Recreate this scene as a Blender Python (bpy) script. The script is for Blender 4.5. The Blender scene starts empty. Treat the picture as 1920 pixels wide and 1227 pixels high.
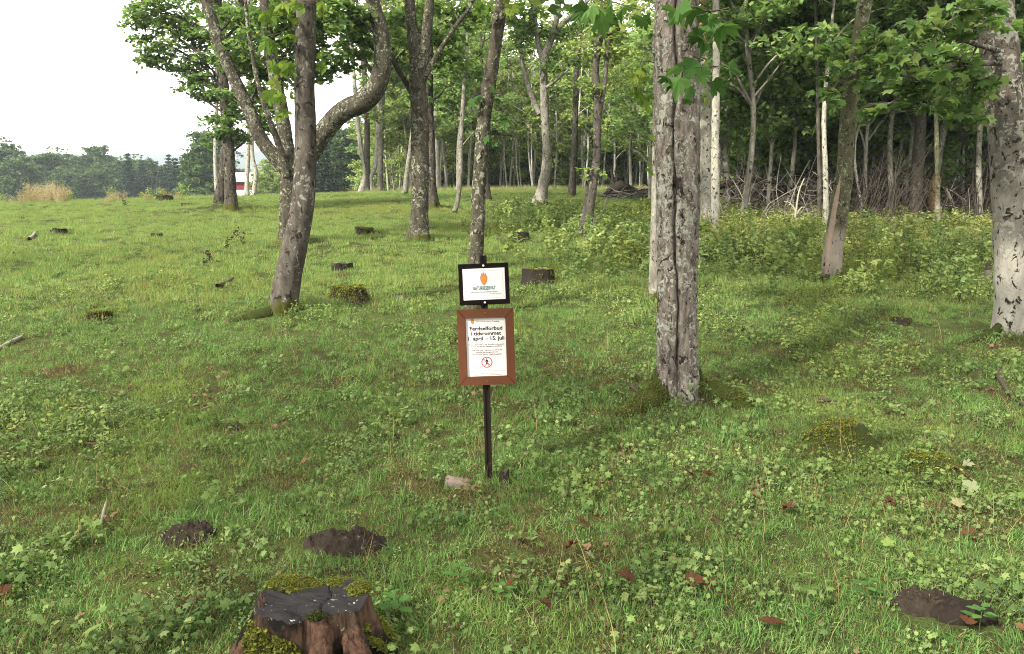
import bpy, math, random
import numpy as np
from mathutils import Vector

random.seed(11)
rng = np.random.default_rng(11)
scene = bpy.context.scene
COL = scene.collection
PI = math.pi

# ------------------------------------------------------------------ camera
F = 1493.0                       # focal length in photo pixels (1920 wide)
EYE = np.array([0.0, 0.0, 1.72])
PITCH = math.atan(193.5 / F)
cam = bpy.data.objects.new("camera", bpy.data.cameras.new("camera"))
COL.objects.link(cam)
cam.location = EYE
cam.rotation_euler = (PI / 2 - PITCH, 0, 0)
cam.data.sensor_width = 36
cam.data.lens = 36 * F / 1920
cam.data.clip_start = 0.05
cam.data.clip_end = 6000
scene.camera = cam

# ------------------------------------------------------------------ world, sun, exposure
SUN_EL, SUN_AZ = math.radians(38), math.radians(-136)     # azimuth from +Y, negative = to the left
world = bpy.data.worlds.new("World")
scene.world = world
world.use_nodes = True
wt = world.node_tree
wt.nodes.clear()
w_out = wt.nodes.new("ShaderNodeOutputWorld")
w_bg = wt.nodes.new("ShaderNodeBackground")
w_sky = wt.nodes.new("ShaderNodeTexSky")
w_sky.sky_type = 'NISHITA'
w_sky.sun_disc = False
w_sky.sun_elevation = SUN_EL
w_sky.sun_rotation = SUN_AZ
w_mix = wt.nodes.new("ShaderNodeMix")
w_mix.data_type = 'RGBA'
w_mix.inputs[0].default_value = 0.82                      # thin bright cloud over all of the sky
w_mix.inputs[7].default_value = (10.8, 10.0, 9.0, 1)
wt.links.new(w_sky.outputs[0], w_mix.inputs[6])
wt.links.new(w_mix.outputs[2], w_bg.inputs[0])
w_bg.inputs[1].default_value = 0.125
wt.links.new(w_bg.outputs[0], w_out.inputs[0])

sun = bpy.data.objects.new("sun", bpy.data.lights.new("sun", 'SUN'))
COL.objects.link(sun)
sun.data.energy = 4.2
sun.data.angle = math.radians(3.5)
sun.data.color = (1.0, 0.93, 0.80)
sdir = Vector((math.cos(SUN_EL) * math.sin(SUN_AZ), math.cos(SUN_EL) * math.cos(SUN_AZ), math.sin(SUN_EL)))
sun.rotation_euler = sdir.to_track_quat('Z', 'Y').to_euler()
sun.location = (-20, -5, 30)

vs = scene.view_settings
vs.view_transform = 'Standard'
vs.look = 'None'
vs.exposure = 1.80
vs.gamma = 1
vs.use_curve_mapping = False
cy = scene.cycles
cy.use_denoising = True
cy.denoising_prefilter = 'NONE'
cy.filter_width = 1.0
cy.max_bounces = 10
cy.diffuse_bounces = 6
cy.glossy_bounces = 2
cy.transmission_bounces = 4
cy.transparent_max_bounces = 8
cy.volume_bounces = 1
cy.caustics_reflective = False
cy.caustics_refractive = False


# ------------------------------------------------------------------ numpy noise
def _h(n):
    n = np.asarray(n, dtype=np.uint64)
    n = (n ^ (n >> np.uint64(15))) * np.uint64(2246822519) & np.uint64(0xffffffff)
    n = (n ^ (n >> np.uint64(13))) * np.uint64(3266489917) & np.uint64(0xffffffff)
    return ((n ^ (n >> np.uint64(16))) & np.uint64(0xffffff)).astype(np.float64) / 0xffffff


def _hash3(i, j, k, s):
    a = (i.astype(np.int64) * 374761393 + j.astype(np.int64) * 668265263 + k.astype(np.int64) * 2147483647 + s * 974711) & 0xffffffff
    return _h(a)


def noise3(p, seed=0):
    p = np.asarray(p, float)
    i = np.floor(p)
    f = p - i
    f = f * f * (3 - 2 * f)
    x, y, z = i[..., 0], i[..., 1], i[..., 2]
    r = 0
    for dx in (0, 1):
        wx = f[..., 0] if dx else 1 - f[..., 0]
        for dy in (0, 1):
            wy = f[..., 1] if dy else 1 - f[..., 1]
            for dz in (0, 1):
                wz = f[..., 2] if dz else 1 - f[..., 2]
                r = r + wx * wy * wz * _hash3(x + dx, y + dy, z + dz, seed)
    return r * 2 - 1


def noise2(x, y, seed=0):
    x, y = np.broadcast_arrays(np.asarray(x, float), np.asarray(y, float))
    return noise3(np.stack([x, y, np.full_like(x, 0.37)], -1), seed)


def fbm2(x, y, seed=0, o=3):
    r, a = 0, 1.0
    for k in range(o):
        r = r + a * noise2(np.asarray(x) * 2 ** k, np.asarray(y) * 2 ** k, seed + k)
        a *= 0.5
    return r


def fbm3(p, seed=0, o=3):
    r, a = 0, 1.0
    for k in range(o):
        r = r + a * noise3(np.asarray(p) * 2 ** k, seed + k)
        a *= 0.5
    return r


def sstep(a, b, x):
    t = np.clip((x - a) / (b - a), 0, 1)
    return t * t * (3 - 2 * t)


# ------------------------------------------------------------------ terrain height
def splus(t, k):
    return k * np.logaddexp(0, np.asarray(t, float) / k)


def gbase(x, y):
    x = np.asarray(x, float)
    y = np.asarray(y, float)
    c = 48 + np.clip(x + 5, -26, 0) * 0.62
    zs = 0.09 * splus(y - 5.4, 1.3)
    zc = 0.09 * (c - 5.4)
    z = -np.logaddexp(-6 * zs, -6 * zc) / 6
    over = splus(y - c, 3.0)
    return z - 2.6 * (1 - np.exp(-over / 70))


MOUNDS_DONE = False


def ray(px, py):
    u = (px - 960) / F
    v = (613.5 - py) / F
    return np.array([u, math.cos(PITCH) + math.sin(PITCH) * v, -math.sin(PITCH) + math.cos(PITCH) * v])


def atd(px, py, Y):
    d = ray(px, py)
    return EYE + d * (Y / d[1])


def at(px, py):
    d = ray(px, py)
    t = np.arange(1.5, 260, 0.02)
    P = EYE[None] + d[None] * t[:, None]
    g = (G if MOUNDS_DONE else gbase)(P[:, 0], P[:, 1])
    k = np.argmax(P[:, 2] < g)
    if P[k, 2] >= g[k]:
        k = len(t) - 1
    return P[k]


MOUNDS = []                       # (x, y, radius, height) swellings in the turf


def G(x, y):
    x = np.asarray(x, float)
    y = np.asarray(y, float)
    z = gbase(x, y)
    fade = sstep(0, 4, np.abs(x + 0.2) + np.abs(y - 5.4)) * (1 - sstep(60, 90, y))
    z = z + fade * (0.07 * fbm2(x / 3.2 + 7, y / 3.2, 3, 2) + 0.022 * noise2(x / 0.55, y / 0.55, 9) + 0.012 * noise2(x / 0.19, y / 0.19, 5))
    for mx, my, mr, mh in MOUNDS:
        d2 = ((x - mx) ** 2 + (y - my) ** 2) / (mr * mr)
        z = z + mh * np.exp(-d2)
    return z


# ------------------------------------------------------------------ object helpers
def tag(o, label=None, cat=None, group=None, kind=None):
    if label:
        o["label"] = label
    if cat:
        o["category"] = cat
    if group:
        o["group"] = group
    if kind:
        o["kind"] = kind
    return o


def thing(name, loc, label, cat, group=None, rot=(0, 0, 0)):
    o = bpy.data.objects.new(name, None)
    o.empty_display_size = 0.2
    COL.objects.link(o)
    o.location = [float(v) for v in loc]
    o.rotation_euler = rot
    return tag(o, label, cat, group)


class Geo:
    """collects vertices and faces (triangles or quads), with a material number per batch"""

    def __init__(self):
        self.V, self.F, self.M, self.n = [], [], [], 0

    def add(self, V, Fc, m=0):
        V = np.asarray(V, float).reshape(-1, 3)
        Fc = np.asarray(Fc, np.int64)
        if len(V) == 0 or len(Fc) == 0:
            return
        self.V.append(V)
        self.F.append(Fc + self.n)
        self.M.append(np.full(len(Fc), m, np.int32))
        self.n += len(V)

    def mesh(self, name, mats, smooth=True):
        me = bpy.data.meshes.new(name)
        V = np.concatenate(self.V)
        me.vertices.add(len(V))
        me.vertices.foreach_set("co", V.astype(np.float32).ravel())
        loops = np.concatenate([f.ravel() for f in self.F])
        sizes = np.concatenate([np.full(len(f), f.shape[1], np.int32) for f in self.F])
        starts = np.concatenate([[0], np.cumsum(sizes)[:-1]]).astype(np.int32)
        me.loops.add(len(loops))
        me.loops.foreach_set("vertex_index", loops.astype(np.int32))
        me.polygons.add(len(sizes))
        me.polygons.foreach_set("loop_start", starts)
        me.polygons.foreach_set("loop_total", sizes)
        me.polygons.foreach_set("material_index", np.concatenate(self.M))
        me.polygons.foreach_set("use_smooth", np.full(len(sizes), smooth))
        for m in (mats if isinstance(mats, (list, tuple)) else [mats]):
            me.materials.append(m)
        me.update(calc_edges=True)
        return me


def put(name, me, parent=None, loc=(0, 0, 0), rot=(0, 0, 0), scale=None):
    o = bpy.data.objects.new(name, me)
    COL.objects.link(o)
    if parent:
        o.parent = parent
    o.location = [float(v) for v in loc]
    o.rotation_euler = rot
    if scale is not None:
        o.scale = (scale,) * 3 if np.isscalar(scale) else scale
    return o


# ------------------------------------------------------------------ shapes
def spline(pts, step):
    """Catmull-Rom through rows of any width (first three columns are xyz), resampled to about `step` metres"""
    P = np.asarray(pts, float)
    if len(P) < 2:
        return P
    E = np.vstack([2 * P[0] - P[1], P, 2 * P[-1] - P[-2]])
    out = []
    for i in range(len(P) - 1):
        p0, p1, p2, p3 = E[i:i + 4]
        n = max(2, int(np.linalg.norm((p2 - p1)[:3]) / step))
        t = np.linspace(0, 1, n, endpoint=False)[:, None]
        out.append(0.5 * (2 * p1 + (p2 - p0) * t + (2 * p0 - 5 * p1 + 4 * p2 - p3) * t ** 2 + (3 * p1 - p0 - 3 * p2 + p3) * t ** 3))
    out.append(P[-1:])
    return np.vstack(out)


def tube(pts4, sides=10, step=0.3, cap=True, flare=0, bump=0, bscale=5, seed=0, groove=None, vertical=False):
    """pts4 rows x,y,z,r -> vertices, quads"""
    P = spline(pts4, step)
    C, R = P[:, :3], np.maximum(P[:, 3], 0.0008)
    T = np.gradient(C, axis=0)
    T /= np.linalg.norm(T, axis=1)[:, None] + 1e-9
    if vertical:
        A = np.tile(np.array([1.0, 0, 0]), (len(C), 1))
        A = A - T * np.sum(A * T, 1)[:, None]
    else:
        A = np.zeros_like(T)
        a = np.cross(T[0], [0.31, 0.2, 0.93] if abs(T[0][2]) < 0.8 else [1, 0.1, 0])
        for i in range(len(T)):
            a = a - T[i] * np.dot(a, T[i])
            a = a / (np.linalg.norm(a) + 1e-9)
            A[i] = a
    A /= np.linalg.norm(A, axis=1)[:, None] + 1e-9
    B = np.cross(T, A)
    th = np.linspace(0, 2 * PI, sides, endpoint=False)
    s = np.concatenate([[0], np.cumsum(np.linalg.norm(np.diff(C, axis=0), axis=1))])
    rr = np.repeat(R[:, None], sides, 1)
    if flare:
        ph = seed * 1.7
        lob = 1 + 0.55 * np.cos(3 * th + ph) + 0.35 * np.cos(5 * th + 2.1 * ph)
        rr = rr * (1 + flare * np.exp(-s / 0.22)[:, None] * lob[None])
    dirs = A[:, None] * np.cos(th)[None, :, None] + B[:, None] * np.sin(th)[None, :, None]
    if bump:
        Q = C[:, None] + dirs * R[:, None, None]
        q = Q * np.array([bscale, bscale, bscale * 0.45])
        rr = rr + bump * (fbm3(q, seed, 3) + 0.6 * sstep(0.1, 0.35, noise3(q * 2.3, seed + 20)))
    if groove is not None:
        rr = rr + groove(th[None, :], s[:, None])
    V = C[:, None] + dirs * rr[..., None]
    n = len(C)
    i = np.arange(n - 1)[:, None] * sides
    j = np.arange(sides)[None]
    j2 = (j + 1) % sides
    Q = np.stack([i + j, i + j2, i + sides + j2, i + sides + j], -1).reshape(-1, 4)
    V = V.reshape(-1, 3)
    if cap:
        V = np.vstack([V, C[-1:] + T[-1:] * R[-1] * 0.3])
        j = np.arange(sides)
        capf = np.stack([(n - 1) * sides + j, (n - 1) * sides + (j + 1) % sides, np.full(sides, n * sides), np.full(sides, n * sides)], -1)[:, :3]
        return V, Q, capf
    return V, Q, None


def add_tube(g, pts4, m=0, **k):
    V, Q, cp = tube(pts4, **k)
    n = g.n
    g.V.append(V)
    g.F.append(Q + n)
    g.M.append(np.full(len(Q), m, np.int32))
    if cp is not None:
        g.F.append(cp + n)
        g.M.append(np.full(len(cp), m, np.int32))
    g.n += len(V)


# leaf outlines in the xy plane, stalk at the origin, tip towards +y, length 1
def fan(pts, centre):
    P = np.array([centre] + list(pts), float)
    n = len(pts)
    T = np.array([[0, i + 1, (i + 1) % n + 1] for i in range(n)])
    return P, T


KITE = (np.array([[0, 0, 0], [0.42, 0.45, -0.10], [0, 1, -0.12], [-0.42, 0.45, -0.10]], float), np.array([[0, 1, 2], [0, 2, 3]]))
TRI3 = fan([(0, 0, 0), (.5, .12, -.06), (.36, .42, 0), (.55, .72, -.08), (.2, .66, 0), (0, 1, -.12), (-.2, .66, 0), (-.55, .72, -.08), (-.36, .42, 0), (-.5, .12, -.06)], (0, .4, .04))
_half = [(.06, -.04, 0), (.34, .0, -.05), (.50, .10, -.09), (.34, .20, -.02), (.62, .44, -.10), (.50, .50, -.06), (.52, .62, -.10), (.24, .50, .0), (.26, .74, -.06), (.14, .76, -.05), (0, 1.02, -.16)]
MAPLE = fan([(0, .02, 0)] + _half + [(-x, y, z) for x, y, z in _half[-2::-1]], (0, .36, .05))
OVAL = fan([(0, 0, 0), (.2, .2, .0), (.27, .45, -.02), (.18, .75, -.05), (0, 1, -.12), (-.18, .75, -.05), (-.27, .45, -.02), (-.2, .2, 0)], (0, .45, -.06))


def leaf_cloud(g, P, size, shape=KITE, tilt=0.5, up=None, m=0, r=None):
    r = r or rng
    P = np.asarray(P, float)
    n = len(P)
    if n == 0:
        return
    N = r.normal(0, tilt, (n, 3)) + (np.array([0, 0, 1.0]) if up is None else up)
    N /= np.linalg.norm(N, axis=1)[:, None] + 1e-9
    D = r.normal(0, 1, (n, 3))
    D[:, 2] -= 0.35
    D -= N * np.sum(D * N, 1)[:, None]
    D /= np.linalg.norm(D, axis=1)[:, None] + 1e-9
    X = np.cross(D, N)
    S = np.broadcast_to(np.asarray(size, float), (n,))[:, None, None]
    V0, T0 = shape
    V = P[:, None] + S * (V0[None, :, 0:1] * X[:, None] + V0[None, :, 1:2] * D[:, None] + V0[None, :, 2:3] * N[:, None])
    k = len(V0)
    Fc = (np.arange(n) * k)[:, None, None] + T0[None]
    g.add(V.reshape(-1, 3), Fc.reshape(-1, 3), m)


def spray_points(c, R, n, r, flat=0.16, discs=7):
    """leaf positions in a clump: several thin layered sprays"""
    c = np.asarray(c, float)
    dc = r.normal(0, 0.52, (discs, 3)) * np.asarray(R)
    k = r.integers(0, discs, n)
    a = r.uniform(0, 2 * PI, n)
    q = np.sqrt(r.uniform(0, 1, n))
    Rm = np.mean(np.asarray(R)) * np.array([0.55])
    off = np.stack([np.cos(a) * q * Rm, np.sin(a) * q * Rm, r.normal(0, flat, n) * Rm - 0.25 * q ** 2 * Rm], -1)
    return c + dc[k] + off, c + dc


# ------------------------------------------------------------------ materials
class NT:
    def __init__(self, name):
        self.m = bpy.data.materials.new(name)
        self.m.use_nodes = True
        self.t = self.m.node_tree
        self.t.nodes.clear()
        self.out = self.t.nodes.new("ShaderNodeOutputMaterial")

    def n(self, kind, **k):
        o = self.t.nodes.new("ShaderNode" + kind)
        for a, b in k.items():
            setattr(o, a, b)
        return o

    def l(self, a, b):
        self.t.links.new(a, b)

    def setin(self, sock, v):
        if hasattr(v, "links"):
            self.l(v, sock)
        elif isinstance(v, tuple) and len(v) == 3 and sock.type == 'RGBA':
            sock.default_value = (*v, 1)
        else:
            sock.default_value = v

    def coord(self, kind="Object", scale=(1, 1, 1)):
        if kind == "World":
            c = self.n("NewGeometry").outputs["Position"]
        else:
            c = self.n("TexCoord").outputs[kind]
        mp = self.n("Mapping")
        mp.inputs["Scale"].default_value = scale
        self.l(c, mp.inputs[0])
        return mp.outputs[0]

    def noise(self, co, scale, detail=4, rough=0.55, dist=0):
        o = self.n("TexNoise")
        self.l(co, o.inputs["Vector"])
        o.inputs["Scale"].default_value = scale
        o.inputs["Detail"].default_value = detail
        o.inputs["Roughness"].default_value = rough
        o.inputs["Distortion"].default_value = dist
        return o.outputs["Fac"]

    def ramp(self, f, stops):
        o = self.n("ValToRGB")
        e = o.color_ramp.elements
        while len(e) < len(stops):
            e.new(0.5)
        for i, (p, c) in enumerate(stops):
            e[i].position = p
            e[i].color = (*c, 1) if isinstance(c, tuple) else (c, c, c, 1)
        self.setin(o.inputs[0], f)
        return o.outputs[0]

    def mix(self, f, a, b, mode='MIX'):
        o = self.n("Mix", data_type='RGBA', blend_type=mode)
        self.setin(o.inputs[0], f)
        self.setin(o.inputs[6], a)
        self.setin(o.inputs[7], b)
        return o.outputs[2]

    def math(self, op, a, b=0.0, c=None):
        o = self.n("Math", operation=op)
        self.setin(o.inputs[0], a)
        self.setin(o.inputs[1], b)
        if c is not None:
            self.setin(o.inputs[2], c)
        return o.outputs[0]

    def bump(self, h, strength=0.5, dist=0.01, prev=None):
        o = self.n("Bump")
        o.inputs["Strength"].default_value = strength
        o.inputs["Distance"].default_value = dist
        self.l(h, o.inputs["Height"])
        if prev is not None:
            self.l(prev, o.inputs["Normal"])
        return o.outputs[0]

    def principled(self, col, rough=0.8, spec=0.3, normal=None, metal=0.0):
        o = self.n("BsdfPrincipled")
        self.setin(o.inputs["Base Color"], col)
        self.setin(o.inputs["Roughness"], rough)
        o.inputs["Specular IOR Level"].default_value = spec
        o.inputs["Metallic"].default_value = metal
        if normal is not None:
            self.l(normal, o.inputs["Normal"])
        return o.outputs[0]

    def done(self, sh):
        self.l(sh, self.out.inputs["Surface"])
        return self.m


def plain(name, col, rough=0.6, spec=0.10, metal=0.0, var=0.12, scale=30, bump=0.0):
    t = NT(name)
    co = t.coord()
    f = t.noise(co, scale, 5)
    c = t.mix(f, tuple(max(0, v * (1 - var)) for v in col), tuple(v * (1 + var) for v in col))
    nb = t.bump(f, bump, 0.004) if bump else None
    return t.done(t.principled(c, rough, spec, nb, metal))


def leafmat(name, cols, trans=0.45, tcol=(1.2, 1.2, 0.85), by='island', rough=0.65, spec=0.06, patch=None):
    """thin leaf: diffuse and gloss on top, light coming through from behind"""
    t = NT(name)
    f = t.n("NewGeometry").outputs["Random Per Island"] if by == 'island' else t.n("ObjectInfo").outputs["Random"]
    if by == 'both':
        g = t.n("NewGeometry").outputs["Random Per Island"]
        f = t.math('MULTIPLY_ADD', g, 0.55, t.math('MULTIPLY', f, 0.45))
    n = len(cols)
    c = t.ramp(f, [(i / max(1, n - 1) * 0.9 + 0.05, cols[i]) for i in range(n)])
    if patch:
        sc, pc, lo, hi = patch
        pf = t.ramp(t.noise(t.coord("World"), sc, 3), [(lo, 0.0), (hi, 1.0)])
        c = t.mix(pf, c, pc)
    tc = t.mix(1.0, c, tcol, 'MULTIPLY')
    tr = t.n("BsdfTranslucent")
    t.l(tc, tr.inputs["Color"])
    d = t.principled(c, rough, spec)
    mx = t.n("MixShader")
    mx.inputs[0].default_value = trans
    t.l(d, mx.inputs[1])
    t.l(tr.outputs[0], mx.inputs[2])
    return t.done(mx.outputs[0])


def bark(name, c1, c2, lichen=((.3, .31, .27), .5), spots=((.03, .028, .022), .62), moss=0.0, moss_h=0.5, scale=1.0, white=None, streak=0.4, bstr=0.8, sscale=10):
    t = NT(name)
    co = t.coord("Object", (1, 1, streak))
    co2 = t.coord("Object")
    n1 = t.noise(co, 9 * scale, 7, 0.62, 0.3)
    col = t.mix(t.ramp(n1, [(0.34, 0.0), (0.66, 1.0)]), c1, c2)
    fine = t.noise(co, 55 * scale, 5, 0.7)
    col = t.mix(0.85, col, t.ramp(fine, [(0.25, .45), (0.75, 1.35)]), 'MULTIPLY')
    z = t.n("SeparateXYZ")
    t.l(co2, z.inputs[0])
    big = t.noise(co2, 1.6 * scale, 4, 0.6)
    if white:
        wc, h0, h1 = white
        wf = t.math('ADD', t.math('MULTIPLY', z.outputs[2], 1 / (h1 - h0)), -h0 / (h1 - h0))
        wf = t.math('ADD', wf, t.math('MULTIPLY', t.math('SUBTRACT', big, 0.5), 1.6))
        wcol = t.mix(t.ramp(n1, [(0.3, 0.0), (0.7, 1.0)]), tuple(v * .8 for v in wc), tuple(min(1, v * 1.2) for v in wc))
        wcol = t.mix(0.5, wcol, t.ramp(fine, [(0.25, .6), (0.75, 1.2)]), 'MULTIPLY')
        col = t.mix(t.ramp(wf, [(0.25, 1.0), (0.8, 0.0)]), col, wcol)
    lf = t.noise(co2, 13 * scale, 6, 0.68, 0.6)
    lm = t.math('MULTIPLY_ADD', t.math('SUBTRACT', big, 0.5), 0.5, lf)
    lmask = t.ramp(lm, [(lichen[1], 0.0), (lichen[1] + 0.05, 1.0)])
    lcol = t.mix(fine, tuple(v * .7 for v in lichen[0]), tuple(min(1, v * 1.3) for v in lichen[0]))
    col = t.mix(lmask, col, lcol)
    sf = t.noise(t.coord("Object", (1, 1, .8)), sscale * scale, 5, 0.6, 0.8)
    smask = t.ramp(sf, [(spots[1], 0.0), (spots[1] + 0.035, 1.0)])
    col = t.mix(smask, col, spots[0])
    if moss > 0:
        mf = t.math('MULTIPLY_ADD', z.outputs[2], -0.5 / moss_h, t.math('ADD', t.noise(co2, 5, 6, 0.65), 0.12 + moss * 0.4))
        mmask = t.ramp(mf, [(0.5, 0.0), (0.6, 1.0)])
        mcol = t.mix(t.noise(co2, 40, 4), (.014, .018, .005), (.055, .060, .012))
        col = t.mix(mmask, col, mcol)
    h = t.math('ADD', t.math('MULTIPLY', n1, 0.7), t.math('MULTIPLY', fine, 0.35))
    h = t.math('ADD', h, t.math('MULTIPLY', lmask, 0.25))
    h = t.math('SUBTRACT', h, t.math('MULTIPLY', smask, 0.3))
    nb = t.bump(h, bstr, 0.02 / scale)
    return t.done(t.principled(col, 0.95, 0.04, nb))


M = {}
M['bark_pink'] = bark("bark_pinkish", (.032, .027, .022), (.155, .134, .117), ((.18, .185, .155), .525), ((.018, .014, .012), .585), 0.0, 0.25, 2.1, streak=.35, bstr=1.0, sscale=7)
M['bark_grey'] = bark("bark_grey", (.034, .030, .025), (.082, .073, .062), ((.15, .15, .13), .585), ((.016, .014, .011), .585), 0.30, 0.35, 1.0)
M['bark_lichen'] = bark("bark_lichen", (.024, .022, .016), (.064, .058, .044), ((.155, .16, .12), .55), ((.014, .012, .009), .59), 0.25, 0.3, 1.3)
M['bark_dark'] = bark("bark_dark", (.028, .024, .019), (.070, .062, .050), ((.15, .15, .125), .60), ((.012, .01, .008), .56), 0.3, 0.5, 1.1)
M['bark_white'] = bark("bark_white_base", (.042, .037, .030), (.098, .086, .072), ((.19, .19, .16), .53), ((.02, .018, .014), .575), 0.05, 0.2, 1.1, white=((.205, .195, .17), -.3, 3.4), sscale=11)
M['bark_mossy'] = bark("bark_greenish", (.036, .036, .020), (.078, .075, .045), ((.135, .15, .10), .57), ((.013, .012, .008), .60), 0.2, 0.3, 1.2, white=((.17, .15, .125), 0.3, 1.1))
M['bark_pale'] = bark("bark_pale", (.15, .142, .12), (.30, .285, .245), ((.26, .27, .21), .56), ((.022, .02, .015), .59), 0.15, 0.3, 1.2)
M['bark_far'] = bark("bark_forest", (.085, .078, .063), (.20, .19, .16), ((.22, .225, .18), .58), ((.022, .02, .015), .59), 0.2, 0.4, 1.0)
M['bark_far_dark'] = bark("bark_forest_dark", (.03, .027, .022), (.075, .068, .054), ((.12, .125, .10), .60), ((.013, .012, .009), .59), 0.2, 0.4, 1.0)
M['bark_birch'] = bark('bark_birch', (.26, .25, .22), (.48, .46, .41), ((.34, .35, .28), .62), ((.05, .045, .035), .62), 0.1, 0.3, 1.2)
M['twig'] = plain("twig_bark", (.06, .05, .038), 0.85)
M['deadwood'] = plain("grey_deadwood", (.15, .135, .115), 0.9, var=0.5, scale=6)
M['deadwood_dark'] = plain("dark_deadwood", (.038, .031, .025), 0.9, var=0.5, scale=8, bump=0.5)
M['rawwood'] = plain("split_wood", (.30, .17, .08), 0.8, var=0.35, scale=12, bump=0.4)
M['moss'] = plain("moss", (.022, .028, .007), 0.95, 0.05, var=0.55, scale=45, bump=0.6)
M['moss_dark'] = plain("moss_dark", (.020, .026, .007), 0.95, 0.05, var=0.5, scale=45, bump=0.6)
M['moss_blade'] = leafmat("moss_shoots", [(0.024, 0.032, 0.006), (0.056, 0.067, 0.010), (0.100, 0.110, 0.016), (0.152, 0.158, 0.028)], .25, rough=.8, spec=.1)
M['moss_green'] = leafmat('moss_green_shoots', [(.018, .024, .006), (.040, .048, .010), (.075, .080, .014), (.11, .11, .02)], .25, rough=.8, spec=.1)
M['leaf'] = leafmat("maple_leaf", [(0.050, 0.093, 0.031), (0.078, 0.143, 0.044), (0.118, 0.196, 0.058), (0.190, 0.254, 0.085)], .5)
M['leaf_dark'] = leafmat("maple_leaf_dark", [(0.043, 0.083, 0.034), (0.065, 0.119, 0.046), (0.095, 0.159, 0.058), (0.134, 0.201, 0.076)], 0.48)
M['leaf_light'] = leafmat("leaf_light", [(0.101, 0.164, 0.051), (0.151, 0.228, 0.071), (0.213, 0.281, 0.093), (0.302, 0.318, 0.111)], 0.5)  # greens brightened in the colour itself, so grove crowns look sunlit
M['leaf_near'] = leafmat("maple_leaf_near", [(.030, .070, .018), (.045, .10, .024), (.065, .13, .032)], 0.4, by='object')
M['leaf_yellow'] = leafmat("maple_leaf_yellowish", [(.075, .135, .025), (.10, .165, .03), (.15, .20, .04)], 0.5, by='object')
M['leaf_wood_lit'] = leafmat('leaf_wood_lit', [(0.083, 0.146, 0.050), (0.127, 0.213, 0.068), (0.176, 0.274, 0.088), (0.253, 0.336, 0.121)], .5)  # maple leaf colours raised; stands in for light missing inside the wood
M['leaf_far'] = leafmat("leaf_far", [(.035, .066, .022), (.055, .094, .03), (.08, .125, .038)], 0.3)
M['needle'] = leafmat("spruce_needles", [(.010, .024, .012), (.016, .036, .015), (.026, .048, .018)], 0.15)


# ------------------------------------------------------------------ where the individual trees stand (photo pixels -> places)
def base_of(px, py):
    p = at(px, py)
    return p


HERO_BASES = [(1270, 752, .75, .10), (530, 582, .7, .10), (548, 458, 1.1, .18), (430, 394, 1.3, .25), (785, 449, .9, .15), (812, 391, .8, .12),
              (1012, 386, .9, .14), (1897, 622, .9, .16), (1560, 522, .6, .08), (890, 588, .5, .06)]
for px, py, r, h in HERO_BASES:
    b = base_of(px, py)
    MOUNDS.append((b[0], b[1], r, h))
for px, py, r, h in [(110, 437, .7, .14), (308, 372, .9, .22), (975, 447, .5, .15), (685, 438, .6, .13), (1570, 812, .3, .10), (1745, 862, .3, .09), (470, 410, .6, .12), (260, 590, .9, .10), (1680, 610, .8, .10), (1200, 480, 1.2, .12), (700, 690, .9, .08), (355, 385, .6, .16)]:
    b = base_of(px, py)
    MOUNDS.append((b[0], b[1], r, h))

PATS = []                          # bare or dung patches where no turf grows: (x, y, rx, ry)
for px, py, rx, ry in [(355, 1004, .135, .10), (645, 1016, .21, .125), (440, 803, .075, .06), (1775, 1152, .25, .15)]:
    b = base_of(px, py)
    PATS.append((b[0], b[1], rx, ry))


MOUNDS_DONE = True


# ------------------------------------------------------------------ ground sheet
def axis(parts):
    out = []
    for a, b, s0, s1 in parts:
        x, s = a, s0
        while x < b:
            out.append(x)
            f = (x - a) / (b - a)
            x += s0 * (s1 / s0) ** f
    out.append(parts[-1][1])
    return np.array(out)


ys = np.concatenate([-axis([(3.0, 150, 1.0, 40)])[::-1], axis([(-2.9, 1.9, .25, .12), (2.0, 14, .09, .12), (14, 60, .13, .5), (60, 1450, .6, 90)])])
xr = axis([(0, 8, .09, .13), (8, 40, .14, .7), (40, 1450, .8, 90)])
xs = np.concatenate([-xr[1:][::-1], xr])
XX, YY = np.meshgrid(xs, ys)
ZZ = G(XX, YY)
g = Geo()
nx, ny = len(xs), len(ys)
i = np.arange(ny - 1)[:, None] * nx + np.arange(nx - 1)[None]
g.add(np.stack([XX, YY, ZZ], -1).reshape(-1, 3), np.stack([i, i + 1, i + nx + 1, i + nx], -1).reshape(-1, 4))
t = NT("turf_soil")
co = t.coord("World")
f1 = t.noise(co, 0.6, 5, 0.6)
f2 = t.noise(co, 6, 6, 0.65)
f3 = t.noise(co, 60, 4, 0.6)
c = t.mix(t.ramp(f1, [(.35, 0.0), (.65, 1.0)]), (.026, .034, .011), (.045, .062, .018))
c = t.mix(t.ramp(f2, [(.48, 0.0), (.66, 1.0)]), c, (.034, .025, .015))
c = t.mix(0.8, c, t.ramp(f3, [(.3, .5), (.7, 1.4)]), 'MULTIPLY')
nb = t.bump(t.math('ADD', f2, f3), 0.6, 0.03)
M['soil'] = t.done(t.principled(c, 0.95, 0.02, nb))
tag(put("ground", g.mesh("ground", M['soil'])), kind="structure")

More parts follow.
